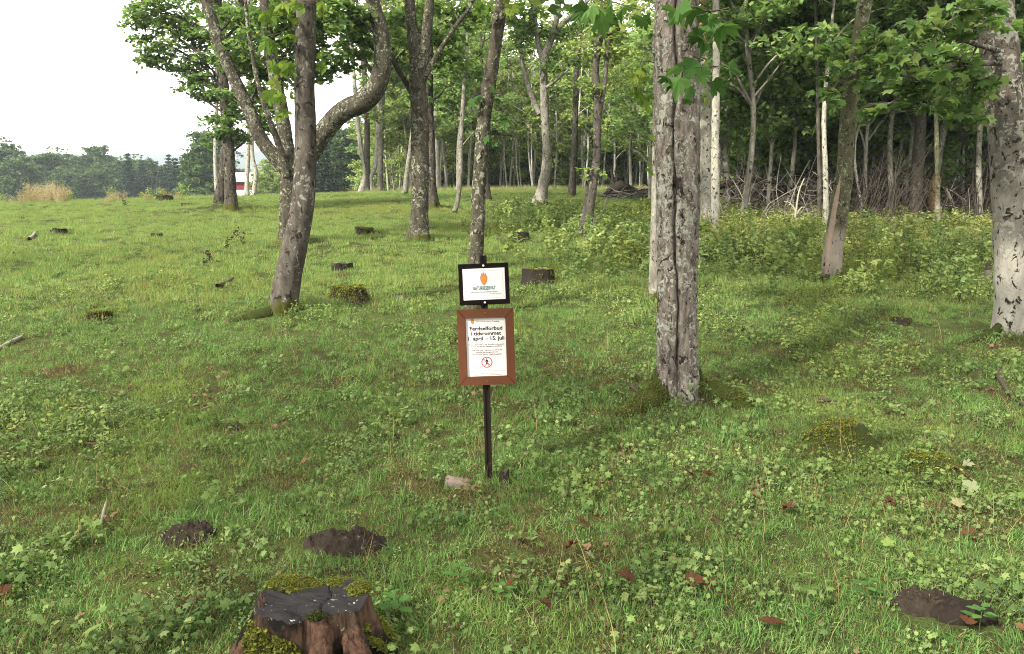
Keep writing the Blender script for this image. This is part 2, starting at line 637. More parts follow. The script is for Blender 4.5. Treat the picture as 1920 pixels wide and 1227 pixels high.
# far hills beyond the field
g = Geo()
hx = np.linspace(-1400, 1400, 140)
hy = np.linspace(850, 1400, 24)
HX, HY = np.meshgrid(hx, hy)
prof = np.sin(np.clip((HY - 850) / 300, 0, 1) * PI / 2)
HZ = -3 + prof * (101 + 12 * fbm2(HX / 260 + 3, HY / 260, 31, 4) + 0.02 * (HX + 500) * (HX < -500))
i = np.arange(23)[:, None] * 140 + np.arange(139)[None]
g.add(np.stack([HX, HY, HZ], -1).reshape(-1, 3), np.stack([i, i + 1, i + 141, i + 140], -1).reshape(-1, 4))
M['hill'] = plain("wooded_hill", (.030, .040, .036), 0.95, 0.1, var=0.5, scale=0.05)
tag(put("hills", g.mesh("hills", M['hill'])), kind="structure")


# ------------------------------------------------------------------ trees
def branch_to(g, trunk, c, r0=0.035, m=0, drop=0.6, seed=0, sides=5, minz=-9):
    """a limb from the trunk polyline (rows x,y,z,r) to a clump centre"""
    c = np.asarray(c, float)
    hz = np.linalg.norm(trunk[:, :2] - c[:2], axis=1)
    want = c[2] - drop * hz
    k = int(np.argmin(np.abs(trunk[:, 2] - want) + 0.25 * hz + 99 * (trunk[:, 2] < minz)))
    a = trunk[k, :3]
    d = c - a
    L = np.linalg.norm(d)
    rr = min(trunk[k, 3] * 0.6, r0 + 0.008 * L)
    rs = np.random.default_rng(seed)
    mid1 = a + d * 0.35 + np.array([0, 0, 0.10 * L]) + rs.normal(0, .05 * L, 3)
    mid2 = a + d * 0.7 + np.array([0, 0, 0.09 * L]) + rs.normal(0, .04 * L, 3)
    add_tube(g, [(*a, rr), (*mid1, rr * .72), (*mid2, rr * .5), (*c, rr * .22)], m, sides=sides, step=max(.25, L / 9))
    return mid2


def crown_clumps(trunk, z0, z1, R, n, r, low=0.35):
    """clump centres spread through the crown round the upper trunk"""
    out = []
    for k in range(n):
        t = (k + r.uniform(0, 1)) / n
        z = z0 + (z1 - z0) * t
        prof = math.sin(PI * min(1, (low + (1 - low) * t) * 0.95)) ** 0.6
        a = k * 2.399 + r.uniform(-.4, .4)
        rad = R * prof * math.sqrt(r.uniform(.08, 1))
        j = int(np.argmin(np.abs(trunk[:, 2] - min(z, trunk[-1, 2]))))
        out.append((np.array([trunk[j, 0] + rad * math.cos(a), trunk[j, 1] + rad * math.sin(a), z]), R * r.uniform(.28, .42)))
    return out


def fill_crown(gt, gc, trunk, clumps, nleaf, size, shape, r, twigs=True, tilt=.5, m=0, minz=-9):
    for q, (c, R) in enumerate(clumps):
        RR = np.array([R, R, R * .62]) if np.isscalar(R) else np.asarray(R)
        P, discs = spray_points(c, RR, nleaf, r)
        leaf_cloud(gc, P, size * r.uniform(.75, 1.25, len(P)), shape, tilt, r=r, m=m)
        mid = branch_to(gt, trunk, c, seed=int(r.integers(1e6)), minz=minz)
        if twigs:
            for d in discs[:5]:
                s = mid + (c - mid) * r.uniform(.2, 1)
                add_tube(gt, [(*s, .010), (*((s + d) / 2 + r.normal(0, .05, 3)), .007), (*d, .003)], 0, sides=3, step=.4, cap=False)


def hero(label, pts, bk, lm='leaf', Ht=11.5, Y=None, name='maple_tree', limbs=(), blobs=(), flare=0.35, sides=40, bump=.008, groove=None,
         crown=None, group=None, lean=(0, 0), seed=1, leaf=(KITE, .15), nleaf=150, cat='tree', step=.07, roots=(), bsc=7, bmin=-9):
    """pts: (px, py, width_px[, dY]) from the foot upwards; the tree goes on above the frame"""
    r = np.random.default_rng(seed)
    b = at(pts[0][0], pts[0][1]) if Y is None else atd(pts[0][0], pts[0][1], Y)
    if b[1] > 56:                                       # just over the crest
        b = atd(pts[0][0], pts[0][1], 44.0 if pts[0][0] < 600 else 50.0)
    Y = b[1]
    base = np.array([b[0], b[1], float(G(b[0], b[1]))])

    def row(p):
        dY = p[3] if len(p) > 3 else 0
        q = atd(p[0], p[1], Y + dY)
        return [*q, p[2] / 2 * (Y + dY) / F]
    tr = [row(p) for p in pts]
    tr[0] = [base[0], base[1], base[2] - .12, tr[0][3]]
    a, z = np.array(tr[-2]), np.array(tr[-1])
    ztop = base[2] + Ht
    if ztop > z[2] + 0.5:
        d = (z - a)[:3] / max(.1, (z - a)[2])
        for f in (.35, .7, 1.0):
            h = (ztop - z[2]) * f
            tr.append([z[0] + d[0] * h * (1 - .45 * f) + lean[0] * f, z[1] + d[1] * h * .5 + lean[1] * f, z[2] + h, z[3] * (1 - .86 * f)])
    T = np.array(tr)
    T[:, :3] -= base
    root = thing(name, base, label, cat, group)
    gt = Geo()
    add_tube(gt, T, 0, sides=sides, step=step, flare=flare, bump=bump, bscale=bsc, seed=seed, groove=groove, vertical=True)
    Ts = spline(T, .2)
    for rt in roots:
        add_tube(gt, [(*(np.array(p[:3])), p[3]) for p in rt], 0, sides=9, step=.08, bump=.012, bscale=6, seed=seed)
    gl = None
    for lb in limbs:
        L = np.array([row(p) for p in lb])
        L[:, :3] -= base
        if lb[-1][1] <= 12:                              # goes on out of the frame
            d = (L[-1] - L[-2])[:3]
            d = d / np.linalg.norm(d)
            L = np.vstack([L, [*(L[-1, :3] + d * 1.2 + np.array([0, 0, .5])), L[-1, 3] * .7], [*(L[-1, :3] + d * 2.2 + np.array([0, 0, 1.6])), L[-1, 3] * .25]])
        g2 = Geo()
        add_tube(g2, L, 0, sides=max(8, sides // 2), step=step * 1.3, bump=bump * .7, bscale=8, seed=seed + 3)
        put("limb", g2.mesh("limb", bk), root)
        Ts = np.vstack([Ts, spline(L, .2)])
    gc = Geo()
    shape, size = leaf
    zf = atd(960, 0, Y)[2] - base[2]
    for bl in blobs:
        px, py, rx, ry, n = bl[:5]
        dY = bl[5] if len(bl) > 5 else 0
        c = atd(px, py, Y + dY) - base
        k = (Y + dY) / F
        fill_crown(gt, gc, Ts, [(c, (rx * k, (rx + ry) * .6 * k, ry * k))], int(n * (1.7 if shape is KITE else 1)), size * (.85 if shape is KITE else 1), shape, r, minz=bmin)
    if crown is not None:
        z0, R, n = crown
        mz = zf + .35 if z0 == 0 else -9
        z0 = max(z0, zf + .9) if z0 == 0 else z0
        fill_crown(gt, gc, Ts, crown_clumps(Ts, z0, Ht + .6, R, n, r), nleaf, size * 1.1, KITE, r, minz=mz)
    put("trunk", gt.mesh("trunk", bk), root)
    if gc.V:
        put("crown", gc.mesh("crown", M[lm], False), root)
    return root, base


def leaf_mesh(name, mat, curl=0.0, seed=0, shape=MAPLE):
    V, T0 = shape
    V = V.copy()
    V[:, 2] += curl * (V[:, 1] - .4) ** 2 + curl * .8 * V[:, 0] ** 2
    V += np.random.default_rng(seed).normal(0, .012, V.shape)
    gg = Geo()
    gg.add(V, T0)
    return gg.mesh(name, mat, False)


LEAF_NEAR = [leaf_mesh("leaf", M['leaf_near'], -.28 * k + .1, k) for k in range(5)]
LEAF_YEL = [leaf_mesh("leaf", M['leaf_yellow'], -.25 * k + .1, k + 5) for k in range(5)]


def sprig(root, base, spots, src, Y, spread=.06, extra=2, seed=0, twig_from=None):
    """single large leaves on a hanging twig: spots are (px, py, leaf_px)"""
    r = np.random.default_rng(seed)
    gt = Geo()
    top = np.array(twig_from, float) - base
    cen = [atd(px, py, Y) - base for px, py, q in spots]
    cen.sort(key=lambda c: float(np.linalg.norm(c - top)))
    chain = [top] + [c + np.array([0, 0, .04]) + r.normal(0, .015, 3) for c in cen]
    rows = [(*c, .005 * (1 - .75 * k / len(chain))) for k, c in enumerate(chain)]
    add_tube(gt, rows, 0, sides=5, step=.05, cap=False)
    TC = spline(rows, .03)[:, :3]
    for px, py, s in spots:
        for k in range(1 + extra):
            y = Y + r.normal(0, .08)
            off = r.normal(0, s * .42, 2) if k else (0, 0)
            p = atd(px + off[0], py + off[1], y) - base
            size = s * Y / F * r.uniform(.7, 1.1) * (1 if k == 0 else .8)
            put("leaf", src[int(r.integers(0, len(src)))], root, p, (r.uniform(-1.5, -.15), r.normal(0, .6), r.uniform(-1.3, 1.3) + (PI if r.uniform() < .25 else 0)), size)
            q = TC[int(np.argmin(np.linalg.norm(TC - p, axis=1)))]
            add_tube(gt, [(*p, .0011), (*((p + q) / 2 + np.array([0, 0, .012])), .0012), (*q, .0014)], 0, sides=3, step=.05, cap=False)
    put("twig", gt.mesh("twig", M['twig']), root)


# --- the split trunk right of the sign
def split(th, s):
    c = -PI / 2 - .30 + .10 * np.sin(s * 2.3) + .05 * np.sin(s * 7.1 + 1) + .02 * np.sin(s * 23) + .10 * np.exp(-s / .5)
    a = np.angle(np.exp(1j * (th - c)))
    depth = .030 + .030 * sstep(.1, .8, s)
    width = .045 + .03 * np.exp(-s / .5) + .012 * np.sin(s * 5)
    return -depth * np.exp(-(a / width) ** 2) + .013 * np.exp(-((np.abs(a) - .2) / .12) ** 2) - .008 * np.exp(-(a / .35) ** 2) * np.exp(-s / .6)


t1, b1 = hero("thick pinkish grey trunk with a long split down its bark, just right of the sign", [(1270, 742, 82), (1270, 690, 76), (1270, 500, 74), (1271, 300, 80), (1270, 120, 80), (1269, 0, 76)],
              M['bark_pink'], sides=180, step=.018, flare=.22, bump=.008, bsc=15, groove=split, Ht=11, crown=(0, 3.0, 16), nleaf=260, seed=2, lean=(.4, 0))
for s, pth in ((-1, [(1262, 668, 40, .02), (1240, 706, 44, -.05), (1215, 738, 42, -.15), (1190, 760, 30, -.28), (1165, 780, 12, -.4)]), (1, [(1272, 672, 44, .05), (1308, 706, 48, .04), (1340, 734, 46, .0), (1370, 756, 38, -.08), (1396, 778, 24, -.18), (1414, 800, 10, -.28)])):
    gg = Geo()
    rows = []
    for px, py, w, dy in pth:
        q = atd(px, py, b1[1] + dy)
        zz = float(G(q[0], q[1]))
        rr = w / 2 * b1[1] / F
        rows.append([q[0] - b1[0], q[1] - b1[1], zz + rr * .15 - b1[2] if px not in (1262, 1272) else q[2] - b1[2], rr * 1.1])
    add_tube(gg, rows, 0, sides=20, step=.03, bump=.02, bscale=9, seed=5)
    rp = put("root", gg.mesh("root", M['moss']), t1)
    Vr = np.concatenate(gg.V)
    rs0 = np.random.default_rng(8)
    Cm = Vr[rs0.integers(0, len(Vr), 3200)]
    gm = Geo()
    leaf_cloud(gm, np.repeat(Cm, 5, 0) + rs0.normal(0, .008, (16000, 3)), rs0.uniform(.006, .013, 16000), KITE, .9, r=rs0)
    put("moss", gm.mesh("moss", [M['moss_green']], False), rp)
sprig(t1, b1, [(1200, 150, 26), (1195, 172, 30), (1212, 190, 26), (1207, 130, 24)], LEAF_YEL, 7.0, extra=2, seed=4, twig_from=atd(1238, 120, 7.05))
sprig(t1, b1, [(1217, 270, 22), (1218, 318, 22)], LEAF_YEL, 7.0, extra=1, seed=5, twig_from=atd(1240, 285, 7.05))
sprig(t1, b1, [(1322, 182, 26)], LEAF_YEL, 7.0, extra=0, seed=6, twig_from=atd(1300, 175, 7.05))

# --- leaning grey trunk on the left
t2, b2 = hero("leaning grey trunk with a mossy foot, nearest tree left of the sign", [(527, 584, 50), (538, 530, 48), (553, 460, 46), (568, 380, 42), (573, 280, 38), (571, 140, 36), (574, 0, 34)],
              M['bark_grey'], sides=72, step=.035, flare=.18, bump=.006, Ht=11.5, crown=(0, 3.2, 16), nleaf=240, seed=3)
sprig(t2, b2, [(508, 78, 30), (520, 120, 34), (508, 148, 34), (528, 175, 30), (545, 60, 28)], LEAF_YEL, 10.3, extra=2, seed=7, twig_from=atd(556, 40, 10.8))
sprig(t2, b2, [(606, 92, 26), (604, 118, 28)], LEAF_YEL, 10.6, extra=1, seed=8, twig_from=atd(590, 80, 10.9))
sprig(t2, b2, [(566, 305, 26), (535, 208, 26)], LEAF_YEL, 10.6, extra=1, seed=9, twig_from=atd(566, 290, 10.75))
sprig(t2, b2, [(525, 8, 34), (555, 2, 32), (595, 10, 30), (500, 20, 30)], LEAF_YEL, 10.2, extra=2, seed=10, twig_from=atd(560, -25, 10.6))
gg = Geo()
rows = [[*(atd(535, 560, b2[1]) - b2), .10], [*(atd(508, 578, b2[1] - .10) - b2), .10], [*(atd(478, 592, b2[1] - .25) - b2), .08], [*(atd(430, 604, b2[1] - .5) - b2), .03]]
for q in rows:
    q[2] = float(G(q[0] + b2[0], q[1] + b2[1])) - b2[2] + q[3] * (.1 if q is not rows[0] else .9)
add_tube(gg, rows, 0, sides=16, step=.04, bump=.02, bscale=9, seed=6)
put("root", gg.mesh("root", M['moss_dark']), t2)

# --- forked maple behind it, with the big bent limb
t3, b3 = hero("forked maple with a thick bent limb, behind the leaning grey trunk", [(545, 458, 38), (541, 420, 32), (541, 360, 31), (543, 318, 30), (534, 250, 26), (522, 180, 23), (505, 90, 20), (496, 0, 18)],
              M['bark_lichen'], sides=44, step=.07, flare=.75, bump=.010, Ht=12, seed=4, lm='leaf', leaf=(KITE, .17), nleaf=220,
              limbs=[[(543, 322, 30), (520, 300, 26), (490, 262, 25), (470, 215, 24), (440, 150, 22), (412, 85, 20), (396, 30, 19), (386, 0, 18)],
                     [(548, 335, 34, .3), (575, 298, 36, .35), (604, 252, 36, .3), (640, 212, 36, .2), (682, 190, 38, .1), (707, 160, 36), (718, 110, 31), (712, 50, 28), (698, 0, 24)],
                     [(541, 330, 16, -.2), (522, 270, 12, -.4), (500, 210, 10, -.6), (478, 130, 8, -.7), (466, 60, 6, -.7), (460, 0, 5, -.7)]],
              blobs=[(470, 70, 75, 50, 300, .5), (440, 30, 80, 40, 300, 1), (540, 20, 70, 40, 260, .8), (620, 60, 60, 45, 260, .4), (640, 20, 60, 30, 260, -.5), (600, 120, 35, 30, 160, .6), (510, 220, 30, 40, 120, .8), (665, 80, 35, 25, 110, .2), (480, 170, 30, 30, 150, 1), (560, 55, 55, 38, 300, .6), (600, 25, 55, 30, 280, .8), (685, 50, 40, 34, 200, .5), (525, 110, 45, 36, 220, 1.0), (455, 115, 45, 36, 240, 1.2), (500, 40, 60, 36, 280, 1.2), (580, 95, 36, 28, 160, 1.0), (640, 110, 30, 22, 90, .8)],
              crown=(7.2, 3.8, 11))

# --- leafy pair of trunks at the edge of the open field
t4, b4 = hero("maple pair on a mossy mound at the edge of the open field", [(434, 394, 24), (432, 350, 21), (428, 270, 20), (420, 170, 18), (414, 80, 16), (408, 0, 14)],
              M['bark_dark'], sides=30, step=.12, flare=.45, bump=.012, Ht=13, seed=5, lm='leaf', leaf=(KITE, .19), nleaf=240,
              limbs=[[(412, 382, 26, 1.2), (420, 330, 20, 1.1), (424, 270, 17, 1.0), (438, 190, 14, .9), (448, 90, 12, .8), (452, 0, 11, .8)]],
              blobs=[(300, 25, 55, 30, 420, 0), (345, 45, 55, 40, 460, .5), (275, 8, 35, 22, 160, 0), (395, 35, 50, 45, 420, -.5), (275, 78, 28, 16, 170, .3), (290, 115, 34, 20, 240, 0), (350, 110, 48, 30, 420, .4), (400, 110, 45, 40, 380, .6), (370, 150, 32, 22, 200, .2),
                     (395, 175, 30, 24, 220, .4), (430, 190, 32, 34, 260, -.4), (350, 170, 16, 18, 70, 0), (415, 235, 30, 22, 210, -.3), (445, 245, 22, 24, 160, .1), (398, 255, 16, 14, 90, .1), (255, 30, 22, 20, 90, 0), (320, 70, 50, 30, 330, 0), (480, 120, 50, 40, 380, 2), (525, 180, 40, 40, 280, 2.5), (470, 200, 40, 34, 240, 1.5), (505, 245, 30, 24, 90, 2), (560, 110, 44, 40, 260, 3), (610, 60, 50, 40, 280, 3), (500, 60, 60, 40, 360, 2)],
              crown=(9.3, 4.2, 14))

t5, b5 = hero("straight dark mottled maple forking near the top, left of centre", [(785, 450, 40), (786, 420, 33), (788, 330, 32), (787, 230, 32), (783, 150, 30), (780, 110, 26), (772, 50, 20), (768, 0, 18)],
              M['bark_lichen'], sides=40, step=.07, flare=.45, bump=.012, Ht=12, seed=6, leaf=(KITE, .17), nleaf=170, lm='leaf',
              limbs=[[(784, 140, 24), (796, 90, 20), (802, 40, 18), (806, 0, 16)], [(786, 165, 14), (815, 110, 9), (850, 55, 7), (885, 5, 6)], [(780, 185, 14, .2), (755, 145, 10, .3), (730, 100, 8, .4), (712, 60, 6, .5)]],
              blobs=[(830, 40, 50, 40, 200, .5), (740, 30, 45, 35, 200, .6), (745, 105, 35, 25, 110, .8), (840, 100, 40, 30, 150, .8), (790, 15, 55, 30, 200, 1), (860, 20, 45, 30, 180, .8), (730, 70, 36, 28, 130, 1), (815, 70, 40, 28, 120, 1.2)],
              crown=(7.3, 3.6, 9))
t6, b6 = hero("dark trunk close behind the mottled maple left of centre", [(813, 391, 20), (810, 350, 16), (808, 270, 15), (805, 180, 14), (806, 80, 12)],
              M['bark_dark'], sides=24, step=.15, flare=.7, bump=.012, Ht=12.5, seed=7, leaf=(KITE, .18), nleaf=260,
              blobs=[(830, 120, 40, 35, 240), (860, 90, 45, 35, 260), (790, 170, 25, 25, 110), (835, 190, 30, 22, 130), (760, 60, 45, 40, 240), (865, 160, 30, 25, 150), (815, 50, 45, 35, 220)], crown=(9, 3.2, 7))
t7, b7 = hero("thin curved sapling trunk between the mottled maple and the sign's tree", [(848, 402, 9), (858, 378, 8), (863, 330, 8), (865, 250, 8), (871, 150, 7), (877, 60, 6)],
              M['bark_far'], sides=14, step=.15, flare=.6, bump=.004, Ht=10, seed=8, leaf=(KITE, .18), nleaf=160,
              blobs=[(880, 85, 40, 35, 200), (862, 130, 30, 24, 120), (900, 130, 30, 26, 120)], crown=(8.6, 2.6, 8))
t8, b8 = hero("slim lichen covered trunk rising directly behind the sign", [(886, 592, 30), (889, 540, 28), (895, 440, 26), (900, 330, 25), (906, 240, 25), (920, 140, 24), (940, 0, 21)],
              M['bark_lichen'], sides=56, step=.04, flare=.2, bump=.006, Ht=11, seed=9, crown=(0, 3.0, 14), nleaf=220)
sprig(t8, b8, [(937, 183, 24), (945, 216, 22), (916, 258, 22), (893, 180, 22)], LEAF_NEAR, 10.3, extra=1, seed=11, twig_from=atd(918, 170, 10.4))
sprig(t8, b8, [(912, 10, 30), (890, 22, 28), (960, 8, 26)], LEAF_YEL, 10.2, extra=2, seed=12, twig_from=atd(938, -20, 10.4))
t9, b9 = hero("grey trunk forking into a broad V above the sunlit grass", [(1010, 386, 26), (1018, 350, 20), (1025, 310, 19), (1024, 260, 16), (1021, 200, 15), (1020, 115, 14), (1033, 75, 12), (1045, 30, 10), (1048, 0, 9)],
              M['bark_far'], sides=26, step=.12, flare=.7, bump=.008, Ht=12.5, seed=10, leaf=(KITE, .19), nleaf=240, lm='leaf',
              limbs=[[(1020, 120, 12), (1010, 85, 10), (1004, 40, 8), (998, 0, 7)], [(1036, 70, 8), (1065, 35, 7), (1100, 5, 5)], [(1012, 215, 11, .2), (995, 175, 9, .4), (980, 120, 8, .6), (974, 75, 6, .7)], [(1024, 165, 6, -.2), (1050, 145, 5, -.3), (1066, 130, 3, -.4)]],
              blobs=[(985, 50, 28, 34, 230), (1060, 60, 35, 30, 150), (1050, 120, 34, 22, 130), (1000, 20, 35, 20, 160), (1085, 30, 35, 26, 180), (1060, 165, 24, 16, 70), (965, 20, 30, 22, 150), (1010, 60, 34, 22, 120, .6), (1035, 100, 34, 20, 90, .6)], crown=(10, 3.4, 7))
t10, b10 = hero("thin straight dark trunk on the sunlit crest right of the V forked tree", [(1071, 371, 15), (1074, 330, 12), (1078, 260, 11), (1081, 150, 10), (1090, 0, 8)],
                M['bark_dark'], sides=16, step=.2, flare=.5, bump=.008, Ht=14, seed=11, leaf=(KITE, .2), nleaf=200, lm='leaf_light',
                blobs=[(1075, 95, 40, 30, 160), (1100, 60, 35, 35, 170), (1055, 40, 35, 25, 140)], crown=(11.5, 2.8, 5))
t11, b11 = hero("leaning thin trunk with a paler twin stem, between the sign and the split trunk", [(1098, 452, 18), (1108, 380, 16), (1118, 300, 15), (1120, 220, 14), (1118, 120, 12), (1130, 50, 10)],
                M['bark_grey'], sides=24, step=.1, flare=.2, bump=.006, Ht=10.5, seed=12, leaf=(KITE, .16), nleaf=180, lm='leaf_light',
                limbs=[[(1088, 440, 13, .3), (1098, 390, 11, .3), (1106, 340, 9, .25), (1116, 300, 7, .1)], [(1120, 230, 9), (1132, 170, 8), (1140, 90, 7), (1146, 20, 6)]],
                blobs=[(1120, 65, 38, 28, 130), (1150, 100, 34, 26, 120), (1105, 330, 20, 12, 30), (1110, 160, 26, 18, 60), (1140, 20, 40, 24, 130), (1165, 55, 26, 22, 80)], crown=(7.5, 2.6, 8))
t12, b12 = hero("pale lichen trunk with a broken orange top, right behind the split trunk", [(1326, 426, 26), (1325, 380, 23), (1324, 280, 22), (1322, 180, 22), (1320, 120, 20), (1317, 80, 14)],
                M['bark_pale'], sides=30, step=.07, flare=.1, bump=.008, Ht=0, seed=13)
gg = Geo()
p = [atd(1319, 118, b12[1] - .05) - b12, atd(1316, 60, b12[1] - .05) - b12, atd(1318, 15, b12[1]) - b12, atd(1314, -30, b12[1]) - b12]
add_tube(gg, [(*p[0], .09), (*p[1], .10), (*p[2], .07), (*p[3], .02)], 0, sides=12, step=.06, bump=.03, bscale=9, seed=3)
put("broken_top", gg.mesh("broken_top", M['rawwood']), t12)
t12b, b12b = hero("slim pale trunk with bushy lichen beside the broken topped one", [(1343, 440, 16), (1341, 360, 15), (1341, 250, 14), (1343, 120, 13), (1342, 0, 12)],
                  M['bark_pale'], sides=24, step=.07, flare=.1, bump=.012, Ht=11, seed=14, leaf=(KITE, .16), nleaf=200, crown=(7.6, 2.8, 9))
t13, b13 = hero("curved greenish trunk with a stripe of bare wood, in front of the brushwood", [(1558, 524, 38), (1562, 470, 35), (1574, 390, 33), (1585, 310, 30), (1590, 230, 28), (1598, 140, 25), (1612, 60, 24), (1622, 0, 24)],
                M['bark_mossy'], sides=44, step=.05, flare=.1, bump=.006, Ht=10.5, seed=15, leaf=(TRI3, .13), nleaf=200, lm='leaf',
                blobs=[(1600, 130, 45, 26, 110, -.6), (1560, 175, 30, 14, 40, -.7), (1640, 90, 50, 34, 130, -.5), (1575, 95, 40, 22, 80, -.4)], crown=(6, 2.8, 10), bmin=3.3,
                limbs=[[(1596, 225, 9), (1625, 200, 7), (1665, 195, 5), (1720, 190, 3)]])
gg = Geo()
pp = [(1551, 514, 9), (1556, 450, 10), (1568, 380, 9), (1577, 330, 3)]
add_tube(gg, [(*(atd(a, c, b13[1] - .09) - b13), w / 2 * b13[1] / F) for a, c, w in pp], 0, sides=10, step=.06, bump=.006, bscale=12)
put("bare_wood", gg.mesh("bare_wood", plain("bare_wood", (.19, .145, .115), .8, var=.3, scale=14)), t13)
t14, b14 = hero("thick white footed trunk with black spots at the right edge", [(1898, 626, 66), (1897, 560, 58), (1896, 460, 60), (1893, 330, 62), (1884, 200, 62), (1874, 90, 60), (1866, 0, 58)],
                M['bark_white'], sides=90, step=.03, flare=.30, bump=.009, Ht=11, seed=16, leaf=(TRI3, .125), nleaf=180, lm='leaf',
                limbs=[[(1870, 118, 10, -.2), (1800, 122, 8, -.6), (1740, 140, 6, -.9), (1690, 142, 4, -1.2)], [(1872, 96, 9, -.2), (1820, 80, 7, -.9), (1760, 60, 5, -1.3)]],
                blobs=[(1800, 110, 70, 30, 84, -.7), (1720, 150, 60, 30, 77, -1.0), (1830, 160, 50, 34, 77, -.6), (1760, 60, 60, 30, 62, -1.2), (1690, 120, 50, 26, 56, -1.3), (1770, 215, 50, 24, 56, -.6), (1860, 30, 50, 24, 42, -1), (1690, 195, 45, 22, 49, -.9), (1810, 20, 40, 20, 35, -1.3)],
                crown=(0, 3.0, 12), bmin=3.0)
gg = Geo()
rows = []
for k, (px, py, w) in enumerate([(1896, 590, 26), (1862, 622, 20), (1828, 648, 14), (1790, 672, 6)]):
    q = atd(px, py, b14[1] - .1 * k)
    zz = float(G(q[0], q[1]))
    rows.append([q[0] - b14[0], q[1] - b14[1], (q[2] if k == 0 else zz + w * .0012) - b14[2], w * .0030])
add_tube(gg, rows, 0, sides=14, step=.05, bump=.012, bscale=8, seed=8)
put("root", gg.mesh("root", M['moss_dark']), t14)

# --- smaller single trunks at middle distance
MID = [
    ("slim pale trunk half hidden behind the split trunk", [(1226, 562, 24), (1228, 480, 20), (1232, 300, 19), (1234, 120, 16), (1236, 0, 15)], 'bark_far', 10.5, (0, 2.6, 9)),
    ("thin smooth pale stem left of the curved greenish trunk", [(1549, 440, 11), (1548, 330, 9), (1545, 220, 8), (1552, 120, 7), (1560, 40, 5)], 'bark_pale', 9.5, (5.5, 2.2, 10)),
    ("thin mossy stem just left of the smooth pale stem", [(1537, 436, 8), (1536, 330, 7), (1533, 200, 6), (1530, 80, 5)], 'bark_far_dark', 9, (5, 2.2, 9)),
    ("forked trunk with a peeled orange patch behind the brushwood", [(1410, 400, 18), (1418, 330, 16), (1422, 270, 15), (1430, 180, 14), (1438, 80, 12)], 'bark_far', 12, (5.2, 3.2, 14)),
    ("dark trunk with a black hollow at its foot, left of the splintered snag", [(1716, 424, 24), (1718, 380, 22), (1722, 300, 20), (1728, 200, 18), (1735, 60, 15)], 'bark_far_dark', 11, (5, 3, 14)),
    ("thin green stem just right of the splintered snag", [(1758, 436, 10), (1758, 380, 9), (1757, 300, 8), (1755, 200, 7)], 'bark_mossy', 8.5, (4.5, 2.2, 9)),
    ("pale bent trunk with dark blotches right of the splintered snag", [(1793, 405, 17), (1795, 350, 14), (1789, 310, 13), (1797, 255, 13), (1800, 160, 11)], 'bark_pale', 10, (4.6, 2.6, 12)),
    ("thin white leaning trunk on the field edge left of the maple pair", [(408, 360, 8), (404, 320, 7), (404, 270, 7), (406, 150, 6), (402, 60, 5)], 'bark_pale', 12, (6, 3, 10)),
    ("sunlit twin trunk at the crest right of the maple pair", [(462, 358, 9), (464, 320, 8), (467, 250, 8), (470, 120, 7)], 'bark_pale', 12, (7, 3, 9)),
    ("kinked white trunk at the crest beside the twin trunk", [(474, 358, 9), (480, 325, 8), (473, 290, 7), (474, 220, 7), (484, 120, 6)], 'bark_pale', 12, (7, 3, 9)),
    ("kinked pale trunk on the crest left of a curved one", [(673, 350, 14), (686, 325, 10), (678, 290, 9), (670, 220, 8), (662, 120, 7)], 'bark_pale', 13, (7.5, 3, 9)),
    ("dark upright trunk behind the kinked pale trunk on the crest", [(690, 348, 13), (688, 300, 11), (688, 220, 10), (680, 100, 9), (672, 30, 7)], 'bark_far_dark', 13, (8.5, 3, 9)),
    ("curved thin pale trunk on the crest", [(698, 360, 9), (695, 335, 8), (704, 310, 8), (708, 250, 8), (712, 150, 7)], 'bark_pale', 13, (8, 3, 9)),
    ("stout pale trunk on the crest behind the curved thin one", [(712, 353, 12), (713, 300, 11), (715, 220, 10), (720, 120, 9)], 'bark_far', 13, (8, 3, 9)),
    ("thin trunk leaning right towards the mottled maple", [(758, 366, 11), (764, 320, 9), (772, 260, 8), (778, 200, 7)], 'bark_far', 10, (7, 2.4, 8)),
    ("slender trunk with a root spur right of the sign's tree", [(916, 376, 12), (912, 330, 9), (908, 260, 8), (905, 180, 7)], 'bark_far_dark', 11, (6.5, 2.6, 10)),
    ("bright straight trunk left of the sign's tree behind the dark one", [(818, 352, 13), (818, 300, 12), (817, 200, 11), (815, 120, 9)], 'bark_pale', 14, (8, 3, 9)),
]
for k, (lab, pts, bk, Ht, cr) in enumerate(MID):
    hero(lab, pts, M[bk], Ht=Ht, sides=16, step=.16, flare=.4, bump=.006, seed=30 + k, leaf=(KITE, .18), nleaf=200, crown=cr,
         lm=['leaf', 'leaf_dark', 'leaf_light'][k % 3] if pts[0][0] < 1200 else 'leaf', Y=None if pts[0][1] > 352.5 else 50.0)

# splintered snag with orange wood
sn = at(1741, 420)
sn[2] = float(G(sn[0], sn[1]))
snag = thing("tree_snag", sn, "splintered dead trunk showing bare orange wood, right side", "tree snag")
gg = Geo()
k = sn[1] / F
add_tube(gg, [(0, 0, -.1, 14 * k), (.05, 0, 14 * k, 11 * k), (.1, 0, 30 * k, 9 * k)], 0, sides=16, step=.05, flare=.6, bump=.03, bscale=6, seed=3)
put("stump_body", gg.mesh("stump_body", M['deadwood_dark']), snag)
gg = Geo()
add_tube(gg, [(.06, -.02, 22 * k, 7 * k), (0.08, 0, 45 * k, 8.5 * k), (.14, 0, 75 * k, 7 * k), (.15, 0, 100 * k, 3 * k)], 0, sides=14, step=.06, bump=.02, bscale=7, seed=9)
put("split_wood", gg.mesh("split_wood", M['rawwood']), snag)
gg = Geo()
add_tube(gg, [(.16, 0, 95 * k, 5 * k), (.2, 0, 150 * k, 7 * k), (.3, 0, 200 * k, 7 * k), (.2, 0, 300 * k, 6 * k)], 0, sides=12, step=.1, bump=.02, bscale=7, seed=10)
